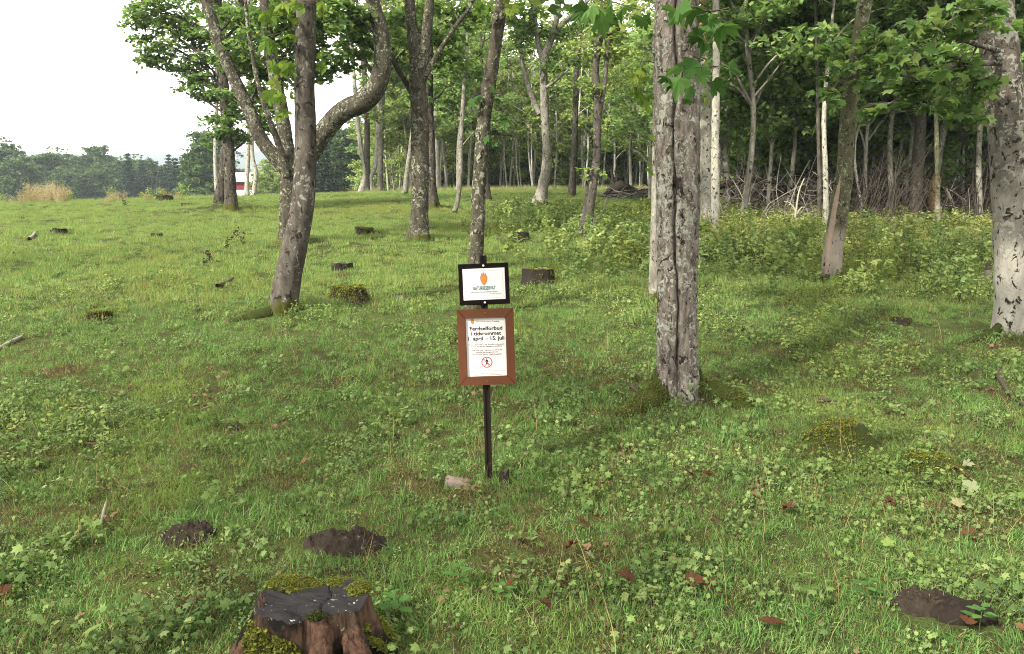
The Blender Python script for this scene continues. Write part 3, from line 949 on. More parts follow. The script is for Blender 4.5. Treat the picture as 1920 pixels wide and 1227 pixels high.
put("trunk", gg.mesh("trunk", M['bark_far']), snag)


# ------------------------------------------------------------------ forest: a few kinds, each copied as trunk + crown
def kind(seed, H, r0, z0, R, ncl, nleaf, size, bk, lm, crook=.25, sides=10, shape=KITE, low=.35, tilt=.55, lean=.0):
    r = np.random.default_rng(seed)
    T = np.array([[0, 0, -.25, r0 * 1.25], [r.normal(0, .04), r.normal(0, .04), H * .05, r0], [r.normal(0, crook) * .4, r.normal(0, crook) * .4, H * .3, r0 * .85],
                  [r.normal(0, crook) + lean, r.normal(0, crook), H * .6, r0 * .6], [r.normal(0, crook) + lean * 1.5, r.normal(0, crook), H, r0 * .12]])
    gt, gc = Geo(), Geo()
    add_tube(gt, T, 0, sides=sides, step=.35, flare=.35, bump=r0 * .08, bscale=6, seed=seed, vertical=True)
    if ncl:
        fill_crown(gt, gc, spline(T, .25), crown_clumps(spline(T, .25), z0, H + .3, R, ncl, r, low), nleaf, size, shape, r, twigs=r0 > .07, tilt=tilt)
    return gt.mesh("trunk", M[bk]), (gc.mesh("crown", M[lm], False) if ncl else None)


K_MAPLE = [kind(50, 10.5, .13, 4.2, 3.0, 22, 260, .20, 'bark_far', 'leaf_wood_lit'), kind(51, 9.5, .11, 3.4, 2.7, 20, 260, .19, 'bark_pale', 'leaf_wood_lit'), kind(52, 11, .14, 5.0, 3.2, 22, 260, .21, 'bark_far', 'leaf_light', .4)]
K_YOUNG = [kind(53, 7.5, .05, 1.6, 1.9, 20, 240, .17, 'bark_far_dark', 'leaf_wood_lit'), kind(54, 6, .04, 1.2, 1.7, 18, 220, .17, 'bark_far', 'leaf_wood_lit'), kind(55, 8.5, .06, 2.4, 2.1, 20, 260, .18, 'bark_far', 'leaf_light')]
K_THIN = [kind(56, 12, .065, 4.5, 1.4, 14, 150, .19, 'bark_birch', 'leaf_light', .3), kind(57, 10.5, .055, 3.5, 1.3, 13, 150, .19, 'bark_birch', 'leaf_light', .35), kind(58, 13, .08, 5.5, 1.6, 14, 150, .19, 'bark_pale', 'leaf_light', .25)]
K_POLE = [kind(59, 9.5, .045, 6.5, 1.0, 7, 80, .17, 'bark_birch', 'leaf_wood_lit', .4), kind(60, 9, .04, 6, 1.0, 6, 80, .17, 'bark_pale', 'leaf_wood_lit', .5)]
K_EDGE = [kind(90, 8.5, .07, 3.1, 2.3, 22, 260, .18, 'bark_pale', 'leaf_wood_lit'), kind(91, 9.0, .08, 3.6, 2.4, 22, 260, .18, 'bark_far', 'leaf_wood_lit')]
K_SPARSE = kind(92, 12, .14, 4.5, 3.2, 22, 60, .18, 'bark_far', 'leaf')
K_LIGHT = [kind(93, 11, .10, .6, 2.9, 34, 330, .24, 'bark_birch', 'leaf_light', low=.6), kind(94, 13, .12, 1.2, 3.0, 36, 330, .24, 'bark_pale', 'leaf_light', low=.5)]
K_BACK = [kind(96, 15, .22, 1.0, 4.6, 34, 300, .42, 'bark_far', 'leaf_light', low=.45), kind(97, 16, .2, 2.0, 4.4, 34, 300, .42, 'bark_pale', 'leaf', low=.45)]
K_FAR = [kind(61, 13, .25, .4, 4.6, 70, 230, .45, 'bark_far_dark', 'leaf_far', low=.5), kind(62, 11.5, .22, .3, 4.2, 64, 230, .45, 'bark_far_dark', 'leaf_far', low=.55), kind(63, 13, .2, .8, 3.2, 56, 220, .42, 'bark_far', 'leaf_far', low=.45)]


def spruce(seed, H=15, R=3.3):
    r = np.random.default_rng(seed)
    gt, gc = Geo(), Geo()
    add_tube(gt, [(0, 0, -.2, .2), (0, 0, H * .5, .13), (0, 0, H, .02)], 0, sides=8, step=1)
    P, D = [], []
    z = .7
    while z < H - .2:
        L = R * (1 - z / H) ** .85 * r.uniform(.85, 1.1) + .15
        nb = int(7 + 7 * L / R)
        for a in np.linspace(0, 2 * PI, nb, endpoint=False) + r.uniform(0, 1):
            n = max(4, int(L * 9))
            s = np.linspace(.12, 1, n) * L * r.uniform(.8, 1.1)
            dz = .12 * s - .16 * s ** 2 / R + np.where(s > L * .8, .08, 0)
            p = np.stack([np.cos(a) * s, np.sin(a) * s, z + dz], -1)
            P.append(p + r.normal(0, .05, p.shape))
            w = .30 * (1 - .5 * s / L)
            for sd in (-1, 1):
                q = p + sd * np.stack([-np.sin(a) * w, np.cos(a) * w, -w * .35], -1)
                P.append(q)
        z += .36 + .02 * z
    P = np.concatenate(P)
    leaf_cloud(gc, P, r.uniform(.25, .5, len(P)), KITE, .35, r=r)
    return gt.mesh("trunk", M['bark_far_dark']), gc.mesh("crown", M['needle'], False)


K_SPRUCE = [spruce(70), spruce(71, 13, 3.0)]


def plant_tree(kindm, x, y, s, rz, name, label, cat, group, dz=0.0, sz=None):
    root = thing(name, (x, y, float(G(x, y)) + dz), label, cat, group, (0, 0, rz))
    sc = (s, s, sz or s)
    put("trunk", kindm[0], root, scale=sc)
    if kindm[1]:
        put("crown", kindm[1], root, scale=sc)
    return root


TAKEN = [sn, b1, b2, b3, b4, b5, b8, b9, b11, b12, b13, b14, b10]


def free(x, y, d):
    return all((x - b[0]) ** 2 + (y - b[1]) ** 2 > d * d for b in TAKEN)


def pxx(px, y):
    return (px - 960) / F * y * 1.0


r = np.random.default_rng(77)
# closed wood on the right: tall maples, young trees below them, thin poles
n = 0
for k in range(400):
    y = r.uniform(25, 47)
    px = r.uniform(1330, 2150)
    x = pxx(px, y)
    if n >= 19 or not free(x, y, 2.4):
        continue
    TAKEN.append(np.array([x, y, 0]))
    n += 1
    plant_tree(K_MAPLE[n % 3], x, y, r.uniform(.85, 1.15), r.uniform(0, 6.3), "maple_tree", "maple standing in the dense wood behind the brushwood on the right", "tree", "maples in the dense right hand wood")
for k in range(66):
    y = r.uniform(25.5, 43)
    px = r.uniform(1350, 2050)
    x = pxx(px, y)
    if abs(px - 1741) < 34:
        continue
    plant_tree(K_YOUNG[k % 2], x, y, r.uniform(.8, 1.2), r.uniform(0, 6.3), "young_maple", "leafy young maple filling the shade under the right hand wood", "tree", "young maples under the right hand wood")
for k in range(30):
    y = r.uniform(24, 50)
    px = r.uniform(1340, 1880)
    x = pxx(px, y)
    if y < sn[1] + .6 and abs(px - 1741) < 26:
        continue
    plant_tree(K_POLE[k % 2], x, y, r.uniform(.8, 1.15), r.uniform(0, 6.3), "thin_tree", "thin pale pole of a tree among the brushwood on the right", "tree", "thin poles in the right hand wood")
for k in range(26):
    y = r.uniform(48, 56)
    px = 1345 + k * 25 + r.uniform(-12, 12)
    plant_tree(K_LIGHT[k % 2], pxx(px, y), y, r.uniform(.7, 1.0), r.uniform(0, 6.3), "broadleaf_tree", "light green leafy tree closing the gaps behind the right hand wood", "tree", "light green trees behind the right hand wood")
# light grove beyond the crest in the middle
for k in range(60):
    y = r.uniform(52, 70)
    px = r.uniform(730, 1330)
    x = pxx(px, y)
    plant_tree(K_THIN[k % 3], x, y, r.uniform(.85, 1.2), r.uniform(0, 6.3), "thin_tree", "slender pale stemmed tree in the light grove beyond the crest", "tree", "slender trees in the grove beyond the crest")
for k in range(14):
    y = r.uniform(50, 72)
    px = r.choice([r.uniform(725, 860), r.uniform(1010, 1330)])
    plant_tree(K_YOUNG[2], pxx(px, y), y, r.uniform(.9, 1.3), r.uniform(0, 6.3), "young_maple", "light green young maple at the edge of the middle grove", "tree", "young maples by the middle grove")
for k in range(34):
    y = r.uniform(70, 84)
    px = r.uniform(735, 1340)
    plant_tree(K_LIGHT[k % 2], pxx(px, y), y, r.uniform(.85, 1.2), r.uniform(0, 6.3), "broadleaf_tree", "sunlit yellow green tree among the slender stems of the middle grove", "tree", "sunlit leafy trees of the middle grove")
for k in range(15):
    y = r.uniform(22.5, 27)
    px = 1350 + k * 44 + r.uniform(-15, 15)
    if abs(px - 1741) < 30:
        continue
    plant_tree(K_EDGE[k % 2], pxx(px, y), y, r.uniform(.85, 1.15), r.uniform(0, 6.3), "young_maple", "tall leafy young maple along the front edge of the right hand wood", "tree", "young maples along the front of the right hand wood")
for k in range(46):
    px = r.uniform(735, 2150)
    y = r.uniform(80, 125) if px < 1340 else r.uniform(92, 104)
    plant_tree(K_BACK[k % 2], pxx(px, y), y, r.uniform(.9, 1.3), r.uniform(0, 6.3), "broadleaf_tree", "leafy broadleaf tree closing the view behind the grove", "tree", "trees closing the view behind the grove")
for k, (px, y, s) in enumerate([(1180, 44, .8), (1215, 36, .75), (1240, 41, .9), (860, 47, .9), (770, 52, 1)]):
    plant_tree(K_MAPLE[k % 3], pxx(px, y), y, s, r.uniform(0, 6.3), "maple_tree", {1180: "maple rising behind the uprooted stump", 1215: "maple standing in the stick heap right of the uprooted stump", 1240: "maple half hidden by the split trunk beyond the stick heap", 860: "maple on the crest behind the thin curved sapling", 770: "maple on the crest right behind the mottled maple"}[px], "tree", "middle distance maples")

# tree belt across the field on the left: broadleaf crowns and spruces
BELT = [(-70, 150, 1.15, 0), (20, 158, 1.12, 0), (75, 168, 1.12, 1), (115, 172, 1.08, 0), (160, 180, 1.2, 1), (190, 176, 1.2, 2), (225, 186, 1.2, 1), (262, 184, 1.05, 0), (300, 190, 1.1, 1), (290, 175, 1.0, 2),
        (325, 184, 1.05, 1), (385, 112, .80, 2), (405, 150, 1.2, 0), (-20, 175, 1.25, 1), (140, 160, .9, 1), (205, 165, .85, 0), (240, 170, .8, 1), (50, 150, 1.0, 1), (360, 190, 1.0, 0),
        (500, 135, .78, 1), (530, 120, .70, 0), (565, 150, 1.1, 1), (640, 110, 1.0, 2), (700, 112, 1.05, 0), (735, 100, 1.0, 1), (668, 130, 1.2, 0)]
for k, (px, y, s, m) in enumerate(BELT):
    plant_tree(K_FAR[m], pxx(px, y), y, s * (1.12 if px < 420 else 1.0), k * 1.3, "broadleaf_tree", "round grey green tree in the belt across the left field" if px < 420 else "blue green tree beyond the crest behind the forked maple", "tree",
               "trees in the belt across the field" if px < 420 else "trees beyond the crest behind the forked maple")
for k, (px, y, s) in enumerate([(253, 158, 1.02), (312, 160, .95), (120, 164, 1.0), (172, 168, .95), (278, 170, 1.0), (340, 152, 1.06), (328, 165, 1.05), (358, 158, .9), (612, 105, .80), (597, 112, .75)]):
    lab = {253: "dark spruce in the belt just right of the lone pale sapling", 312: "slim spruce left of the tallest spruce in the belt", 120: "spruce tip rising behind the yellow dried herbs", 172: "spruce tip left of the lone pale sapling in the belt",
           278: "spruce standing between the lone sapling's neighbour and the slim spruce", 340: "tallest broad dark spruce in the belt across the left field", 328: "spruce squeezed between the slim and the tallest spruce", 358: "low spruce on the right flank of the tallest spruce",
           612: "dark spruce below the bent limb of the forked maple, right one", 597: "dark spruce close beside the leaning grey trunk, left one"}[px]
    plant_tree(K_SPRUCE[k % 2], pxx(px, y), y, s, k * 2.1, "spruce_tree", lab, "spruce", "spruces in the belt across the field" if px < 500 else "spruces behind the forked maple")
for k, (px, y, s) in enumerate([(492, 82, .50), (512, 88, .55), (535, 84, .5), (555, 90, .6), (500, 96, .5)]):
    plant_tree(K_LIGHT[k % 2], pxx(px, y), y, s, k, "broadleaf_tree", "small light green tree right of the farm building beyond the crest", "tree", "small trees right of the farm building")
sp = at(200, 366)
plant_tree(kind(81, 2.0, .02, .5, .7, 9, 70, .13, 'bark_far', 'leaf_light'), sp[0], 37.0, 1.0, 0, "sapling", "lone pale green sapling on the edge of the left field", "tree", None)

# unseen maples added left of the camera to shade trunk, sign and foreground
for k, (x, y, s) in enumerate([(-3.9, .6, .85), (-9.5, -1.5, .9), (-16.5, 9.5, .85)]):
    plant_tree(K_SPARSE, x, y, s, k, "maple_tree", "unseen maple added left of the view to shade the foreground", "tree", "unseen shade maples left of the view")

# overhead maple just right of the camera, its big leaves hang into the view
ob = np.array([2.9, 0.9, float(G(2.9, .9))])
over = thing("maple_tree", ob, "overhanging maple bough with big green leaves at the top edge", "tree")
gt = Geo()
OT = np.array([[0, 0, -.1, .17], [0.02, 0, 1.5, .14], [.1, .1, 3.2, .12], [.1, .2, 5.5, .09], [0, .3, 8.5, .03]])
add_tube(gt, OT, 0, sides=24, step=.15, flare=.3, bump=.006, seed=3, vertical=True)
gc = Geo()
rr_ = np.random.default_rng(5)
fill_crown(gt, gc, spline(OT, .2), [q for q in crown_clumps(spline(OT, .2), 4.6, 9, 2.6, 16, rr_) if q[0][2] > 4.4], 160, .15, KITE, rr_)
put("trunk", gt.mesh("trunk", M['bark_grey']), over)
put("crown", gc.mesh("crown", M['leaf'], False), over)
for a, bnd in (((1300, -120), 3.7), ((1140, -110), 3.9)):
    gg = Geo()
    e = atd(a[0], a[1], bnd) - ob
    add_tube(gg, [(.1, .05, 2.7, .035), (*(e * .5 + np.array([.05, .0, 1.75])), .022), (*e, .008)], 0, sides=8, step=.15)
    put("limb", gg.mesh("limb", M['bark_grey']), over)
sprig(over, ob, [(1272, 18, 70), (1330, 40, 52), (1362, 36, 52), (1312, 62, 44), (1295, 10, 50)], LEAF_NEAR, 3.6, extra=1, seed=21, twig_from=atd(1300, -120, 3.7))
sprig(over, ob, [(1278, 140, 54), (1325, 118, 46), (1350, 150, 40), (1292, 165, 34), (1300, 112, 44)], LEAF_NEAR, 3.6, extra=1, seed=22, twig_from=atd(1300, 60, 3.65))
sprig(over, ob, [(1132, 22, 60), (1172, 8, 46), (1112, 10, 50), (1205, 34, 40)], LEAF_NEAR, 3.9, extra=1, seed=23, twig_from=atd(1140, -110, 3.9))

# ------------------------------------------------------------------ house beyond the crest
hx, hy = pxx(462, 105), 105.0
house = thing("farm_house", (hx, hy, 1.0), "red and white farm building glimpsed beyond the crest between trunks", "house")


def box(gq, x0, x1, y0, y1, z0, z1, m=0):
    V = [(x, y, z) for z in (z0, z1) for y in (y0, y1) for x in (x0, x1)]
    gq.add(V, [[0, 2, 3, 1], [4, 5, 7, 6], [0, 1, 5, 4], [2, 6, 7, 3], [0, 4, 6, 2], [1, 3, 7, 5]], m)


WHITE = plain("white_board", (.78, .78, .76), .7, var=.04)
RED = plain("red_board", (.12, .016, .016), .7, var=.15)
gg = Geo(); box(gg, -2.2, 1.1, -.2, 5, -1.5, 5.1); put("wall", gg.mesh("wall", WHITE, False), house)
gg = Geo(); box(gg, -2.25, 1.15, -.26, 5, 5.1, 6.3); put("upper_wall", gg.mesh("upper_wall", RED, False), house)
gg = Geo()
gg.add([(-2.7, -.7, 6.25), (1.5, -.7, 6.25), (1.5, 2.4, 7.5), (-2.7, 2.4, 7.5), (-2.7, 5.5, 6.25), (1.5, 5.5, 6.25), (-2.7, -.7, 6.1), (1.5, -.7, 6.1), (-2.7, 5.5, 6.1), (1.5, 5.5, 6.1)],
       [[0, 1, 2, 3], [3, 2, 5, 4], [6, 7, 1, 0], [8, 4, 5, 9], [6, 8, 9, 7]])
put("roof", gg.mesh("roof", plain("roof_sheet", (.55, .56, .58), .5), False), house)
for wx in (-1.3, -.1):
    gg = Geo(); box(gg, wx, wx + 1.1, -.28, -.2, 3.3, 4.4)
    w = put("window", gg.mesh("window", WHITE, False), house)
    gg = Geo(); box(gg, wx + .12, wx + .98, -.30, -.27, 3.42, 4.28)
    put("pane", gg.mesh("pane", plain("dark_pane", (.04, .05, .06), .1, .5), False), w)

# ------------------------------------------------------------------ brushwood, logs and root plate
r = np.random.default_rng(91)


def sticks(gq, n, xr_, yr_, hmax, L=(.6, 2.2), rad=(.006, .022), up=.35, m=0):
    for k in range(n):
        y = r.uniform(*yr_)
        x = pxx(r.uniform(*xr_), y)
        z = float(G(x, y)) + r.uniform(0, 1) ** 1.6 * hmax
        l = r.uniform(*L)
        d = r.normal(0, 1, 3)
        d[2] = abs(d[2]) * up * r.choice([1, 1, -.4])
        d /= np.linalg.norm(d)
        a = np.array([x, y, z]) - d * l / 2
        a[2] = max(a[2], float(G(a[0], a[1])) - .05)
        rr = r.uniform(*rad)
        e = a + d * l
        mid = (a + e) / 2 + r.normal(0, .09 * l, 3)
        add_tube(gq, [(*a, rr), (*mid, rr * .75), (*e, rr * .3)], m, sides=4, step=.5, cap=False)
        if r.uniform() < .6:
            s = mid + r.normal(0, .3 * l, 3) + np.array([0, 0, .1])
            add_tube(gq, [(*mid, rr * .6), (*((mid + s) / 2 + r.normal(0, .04, 3)), rr * .45), (*s, rr * .2)], m, sides=3, step=.5, cap=False)


gb = Geo()
sticks(gb, 190, (1345, 1560), (22.5, 28), 1.3, up=.8, rad=(.006, .02))
sticks(gb, 460, (1350, 1880), (24, 31), 1.5, up=.7, m=1, rad=(.008, .03))
sticks(gb, 300, (1600, 1860), (22.5, 28), 1.3, up=1.4, m=1, L=(1, 2.6), rad=(.007, .02))
sticks(gb, 120, (1570, 1720), (26, 31), 3.2, up=.3, L=(1, 2.4), rad=(.005, .014))
sticks(gb, 50, (1380, 1860), (22.5, 27), 1.2, up=2.5, L=(.8, 2), rad=(.006, .016))
tag(put("brushwood", gb.mesh("brushwood", [M['deadwood'], M['deadwood_dark']])), kind="stuff")
# bare shrubs with upright stems
for k, (px, py, n) in enumerate([(1625, 432, 14), (1665, 436, 16), (1682, 426, 9), (1580, 430, 10), (1815, 425, 14), (1850, 430, 14), (1775, 414, 7)]):
    b = at(px, py)
    b[2] = float(G(b[0], b[1]))
    sh = thing("bare_shrub", b, "leafless dark shrub with slanting stems in the right brushwood", "shrub", "bare shrubs in the brushwood")
    gg = Geo()
    for q in range(n):
        a = r.normal(0, .35, 2)
        e = np.array([a[0] + r.uniform(.1, 1.1), a[1] + r.normal(0, .4), r.uniform(1.2, 2.6)])
        mid = np.array([a[0], a[1], 0]) * .5 + e * .5 + r.normal(0, .1, 3)
        rr = r.uniform(.008, .02)
        add_tube(gg, [(a[0], a[1], -.05, rr), (*mid, rr * .8), (*e, rr * .3)], 0, sides=5, step=.25, cap=False)
        for w in range(3):
            s = mid + (e - mid) * r.uniform(0, 1)
            add_tube(gg, [(*s, rr * .5), (*(s + r.normal(0, .25, 3) + np.array([.1, 0, .2])), rr * .2)], 0, sides=3, step=.3, cap=False)
    put("stems", gg.mesh("stems", M['deadwood_dark']), sh)
# dead conifers with bare drooping twigs
for k, (px, y) in enumerate([(1655, 29.5), (1625, 32), (1690, 33)]):
    x = pxx(px, y)
    ds = thing("dead_spruce", (x, y, float(G(x, y))), ["dead spruce with bare grey twigs behind the curved greenish trunk", "second dead grey spruce deeper in the wood, left one", "third dead grey spruce deeper in the wood, right one"][k], "dead tree")
    gg = Geo()
    add_tube(gg, [(0, 0, -.1, .11), (.05, 0, 4, .08), (0, 0, 8, .02)], 0, sides=10, step=.3, bump=.008)
    put("trunk", gg.mesh("trunk", M['deadwood']), ds)
    gg = Geo()
    for q in range(190):
        z = r.uniform(.6, 6.5)
        a = r.uniform(0, 2 * PI)
        L = r.uniform(.5, 1.9) * (1 - z / 9)
        d = np.array([math.cos(a), math.sin(a), 0])
        p0 = np.array([0, 0, z])
        p1 = p0 + d * L * .5 + np.array([0, 0, -.03])
        p2 = p0 + d * L + np.array([0, 0, -.25 * L])
        add_tube(gg, [(*p0, .014), (*p1, .009), (*p2, .003)], 0, sides=3, step=.5, cap=False)
        for w in range(4):
            s = p0 + (p2 - p0) * r.uniform(.3, 1)
            add_tube(gg, [(*s, .005), (*(s + r.normal(0, .16, 3) + np.array([0, 0, -.1])), .002)], 0, sides=3, step=.5, cap=False)
    put("twigs", gg.mesh("twigs", M['deadwood']), ds)
# fallen logs
for k, (p0, p1, w0, w1, Y, lab) in enumerate([
    ((1335, 352), (1420, 338), 15, 10, 26.5, "dark fallen log propped above the brushwood behind the pale trunks"),
    ((1440, 331), (1560, 334), 7, 5, 28, "long thin fallen log lying level above the grass gap in the wood"),
    ((1350, 366), (1480, 362), 8, 6, 27.5, "lower dark fallen log half buried in twigs"),
    ((1610, 362), (1690, 360), 10, 8, 28, "short dark log behind the leafless shrubs"),
    ((1772, 352), (1803, 434), 5, 8, 22.5, "pale broken stem leaning across the brushwood by the bent pale trunk")]):
    a, e = atd(*p0, Y), atd(*p1, Y + .8)
    ro = thing("fallen_log", (a + e) / 2, lab, "log")
    gg = Geo()
    c = (a + e) / 2
    add_tube(gg, [(*(a - c), w0 / 2 * Y / F), (*((a + e) / 2 - c + np.array([0, 0, .06])), (w0 + w1) / 4 * Y / F), (*(e - c), w1 / 2 * Y / F)], 0, sides=12, step=.15, bump=.02, bscale=5, seed=k)
    put("log", gg.mesh("log", M['deadwood_dark'] if k < 4 else M['deadwood']), ro)
    gg = Geo()
    for q in range(6):
        s = (a + (e - a) * r.uniform(.1, .9)) - c
        d = r.normal(0, .3, 3) + np.array([0, 0, .15])
        add_tube(gg, [(*s, .02), (*(s + d), .006)], 0, sides=4, step=.3, cap=False)
    put("branch_stubs", gg.mesh("branch_stubs", M['deadwood_dark']), ro)
# pale bent dead shoot in front of the brushwood
for k, (pts, Y, lab) in enumerate([([(1485, 440, 5), (1492, 400, 4), (1498, 360, 3), (1508, 335, 2)], 22, "thin bleached dead shoot standing before the brushwood"),
                                   ([(1102, 440, 3), (1114, 415, 3), (1128, 400, 2), (1137, 372, 2)], 20.2, "thin pale bent shoot at the foot of the leaning twin trunk")]):
    b = atd(pts[0][0], pts[0][1], Y)
    ro = thing("dead_shoot", b, lab, "shoot")
    gg = Geo()
    add_tube(gg, [(*(atd(a, c, Y) - b), w * Y / F / 2) for a, c, w in pts], 0, sides=6, step=.1)
    if k == 0:
        for e in [(1470, 378), (1478, 385), (1512, 392)]:
            q = atd(*e, Y) - b
            s = atd(1494, 402, Y) - b
            add_tube(gg, [(*s, .02), (*((q + s) / 2 + np.array([0, 0, .12])), .016), (*q, .008)], 0, sides=5, step=.1)
    put("stem", gg.mesh("stem", plain("bleached_stem", (.22, .20, .155), .8)), ro)

# uprooted stump with its root plate
rb = at(1155, 372)
rb[2] = float(G(rb[0], rb[1]))
up = thing("uprooted_stump", rb, "upturned dark stump with spiky roots beside a heap of sticks", "stump")
k = rb[1] / F
gg = Geo()
add_tube(gg, [(40 * k, .6, 8 * k, 10 * k), (18 * k, .2, 14 * k, 13 * k), (2 * k, 0, 20 * k, 13 * k), (-8 * k, 0, 24 * k, 7 * k)], 0, sides=18, step=.08, bump=.05, bscale=4, seed=2)
put("trunk", gg.mesh("trunk", M['deadwood_dark']), up)
for q in range(17):
    a = r.uniform(0, 2 * PI)
    L = r.uniform(12, 30) * k
    d = np.array([-.5 + r.normal(0, .3), r.normal(0, .45), math.sin(a) * 1.1 + .35])
    d /= np.linalg.norm(d)
    s = np.array([-2 * k, 0, 18 * k])
    e = s + d * L
    e[2] = max(e[2], 1.5 * k)
    gg = Geo()
    add_tube(gg, [(*s, 4.5 * k), (*((s + e) / 2 + r.normal(0, 2 * k, 3)), 3.2 * k), (*e, .8 * k)], 0, sides=8, step=.07, bump=.02, bscale=8, seed=q)
    put("root", gg.mesh("root", M['deadwood_dark']), up)
for pa in ([(1160, 365, 9), (1152, 345, 7), (1146, 318, 3)], [(1168, 360, 8), (1160, 340, 6), (1152, 320, 2)]):
    gg = Geo()
    add_tube(gg, [(*(atd(a, c, rb[1]) - rb), w * k * .6) for a, c, w in pa], 0, sides=8, step=.07, bump=.015, bscale=8)
    put("root", gg.mesh("root", M['deadwood_dark']), up)
gb = Geo()
for q in range(150):
    px = r.uniform(1130, 1240)
    y = rb[1] + r.uniform(-1.2, 1.2)
    x = pxx(px, y)
    z = float(G(x, y)) + r.uniform(.02, .45) * sstep(1120, 1190, px)
    L = r.uniform(.5, 2.0)
    d = np.array([r.normal(0, 1), r.normal(0, .5), r.normal(0, .15)])
    d /= np.linalg.norm(d)
    a = np.array([x, y, z])
    rr = r.uniform(.008, .03)
    add_tube(gb, [(*(a - d * L / 2), rr), (*(a + r.normal(0, .05, 3)), rr * .8), (*(a + d * L / 2), rr * .4)], int(r.integers(0, 2)), sides=5, step=.4, cap=False)
tag(put("stick_heap", gb.mesh("stick_heap", [M['deadwood'], M['deadwood_dark']])), kind="stuff")


# ------------------------------------------------------------------ stumps
def stump(px, py, wpx, hpx, label, cut='dark_cut', side='stump_dark', mossf=.6, seed=0, lean=0, rough=.25, name="tree_stump", spread=.12):
    b = at(px, py)
    b[2] = float(G(b[0], b[1]))
    k = b[1] / F
    R, H = wpx * k / 2, hpx * k
    ro = thing(name, b, label, "stump")
    rs = np.random.default_rng(seed)
    n, m = 48, 14
    th = np.linspace(0, 2 * PI, n, endpoint=False)
    t = np.linspace(0, 1, m)
    lob = 1 + .10 * np.cos(3 * th + seed) + .06 * np.cos(7 * th + 2 * seed)
    gg = Geo()
    rad = R * (0.86 * lob[None] + (.30 + .25 * np.cos(4 * th + seed))[None] * np.clip(1 - t[:, None] * 1.6, 0, 1) ** 2 * .8 + spread * (1 - t[:, None]) ** 1.3)
    top = H * (1 + rough * noise2(np.cos(th) * 1.3 + seed, np.sin(th) * 1.3, seed) + lean * np.cos(th))
    Z = -.06 + t[:, None] * (top[None] + .06)
    P = np.stack([rad * np.cos(th), rad * np.sin(th), Z], -1)
    P += .05 * R * fbm3(P * np.array([9, 9, 3]) / (R * 3), seed)[..., None] * np.stack([np.cos(th), np.sin(th), th * 0], -1)[None]
    i = np.arange(m - 1)[:, None] * n
    j = np.arange(n)[None]
    gg.add(P.reshape(-1, 3), np.stack([i + j, i + (j + 1) % n, i + n + (j + 1) % n, i + n + j], -1).reshape(-1, 4))
    put("stump_body", gg.mesh("stump_body", M[side]), ro)
    gg = Geo()
    rings = [1.0, .8, .55, .3, .08]
    Q = []
    for f in rings:
        q = P[-1].copy()
        q[:, :2] *= f
        q[:, 2] = P[-1, :, 2] * f + (1 - f) * H * .95 + .03 * H * noise2(q[:, 0] * 14, q[:, 1] * 14, seed) * (f < 1)
        Q.append(q)
    Q = np.array(Q)
    i = np.arange(len(rings) - 1)[:, None] * n
    gg.add(Q.reshape(-1, 3), np.stack([i + j, i + (j + 1) % n, i + n + (j + 1) % n, i + n + j], -1).reshape(-1, 4))
    gg.add(Q[-1], np.array([[a, (a + 1) % n, (n // 2 + a // 2) % n] for a in range(n // 2)]))
    put("cut_top", gg.mesh("cut_top", M[cut]), ro)
    if mossf > 0:
        gg = Geo()
        nt = int(900 * mossf)
        a = rs.uniform(0, 2 * PI, nt)
        f = np.sqrt(rs.uniform(0.15, 1, nt))
        sel = noise2(np.cos(a) * f * 2 + seed, np.sin(a) * f * 2, seed + 4) > .3 - mossf * .8
        idx = (a / (2 * PI) * n).astype(int) % n
        C = np.stack([P[-1, idx, 0] * f, P[-1, idx, 1] * f, P[-1, idx, 2] * f + (1 - f) * H * .95], -1)[sel]
        sd = rs.uniform(0, 1, len(C)) < .35
        tt = rs.uniform(.35, 1, len(C))
        ii = idx[sel]
        C[sd] = P[(tt[sd] * (m - 1)).astype(int), ii[sd]]
        moss_tufts(gg, C, R * .075, rs, 14)
        put("moss", gg.mesh("moss", [M['moss_blade']], False), ro)
    return ro, b


def moss_tufts(gg, C, s, rs, k=7):
    """cushions of tiny upright shoots"""
    n = len(C)
    if n == 0:
        return
    P = np.repeat(C, k, 0) + rs.normal(0, s * .5, (n * k, 3))
    leaf_cloud(gg, P, rs.uniform(.7, 1.3, n * k) * s, KITE, .9, r=rs)


M['stump_dark'] = plain('rotten_dark_wood', (.014, .011, .009), .9, .1, var=.6, scale=9, bump=.6)
M['dark_cut'] = plain("weathered_cut", (.03, .026, .022), .9, var=.5, scale=10, bump=.5)
M['pale_cut'] = plain("pale_cut", (.15, .135, .095), .9, var=.3, scale=14, bump=.5)

stump(655, 562, 66, 22, "low mossy stump with dark sides, right of the leaning grey trunk", mossf=1.0, seed=3, spread=.45)
stump(1010, 534, 68, 30, "black flat topped stump just behind the sign", cut='pale_cut', mossf=.25, seed=4, rough=.1)
stump(186, 598, 46, 13, "small moss capped stump in the left field", cut='pale_cut', mossf=.9, seed=5)
stump(640, 507, 44, 14, "rotten black jagged stump beyond the low mossy one", mossf=.1, seed=6, rough=.8)
stump(1862, 526, 40, 32, "split brown stump behind the white footed trunk", side='deadwood', mossf=.2, seed=7, rough=.6, lean=.3)
stump(1570, 824, 92, 22, "rotting grassy stump right of the split trunk", side='moss_dark', mossf=1.0, seed=8, rough=.9, lean=.25, spread=.8)
stump(1745, 872, 84, 16, "brown mossy hummock of a rotted stump at the right", side='moss_dark', cut='dark_cut', mossf=.8, seed=9, rough=.6, spread=.9)
stump(110, 438, 30, 8, "dark low stump remnant at the left field edge", mossf=.2, seed=10, rough=.6)
stump(293, 446, 22, 8, "tiny dark stump alone in the middle of the left field", mossf=.2, seed=11, rough=.5)
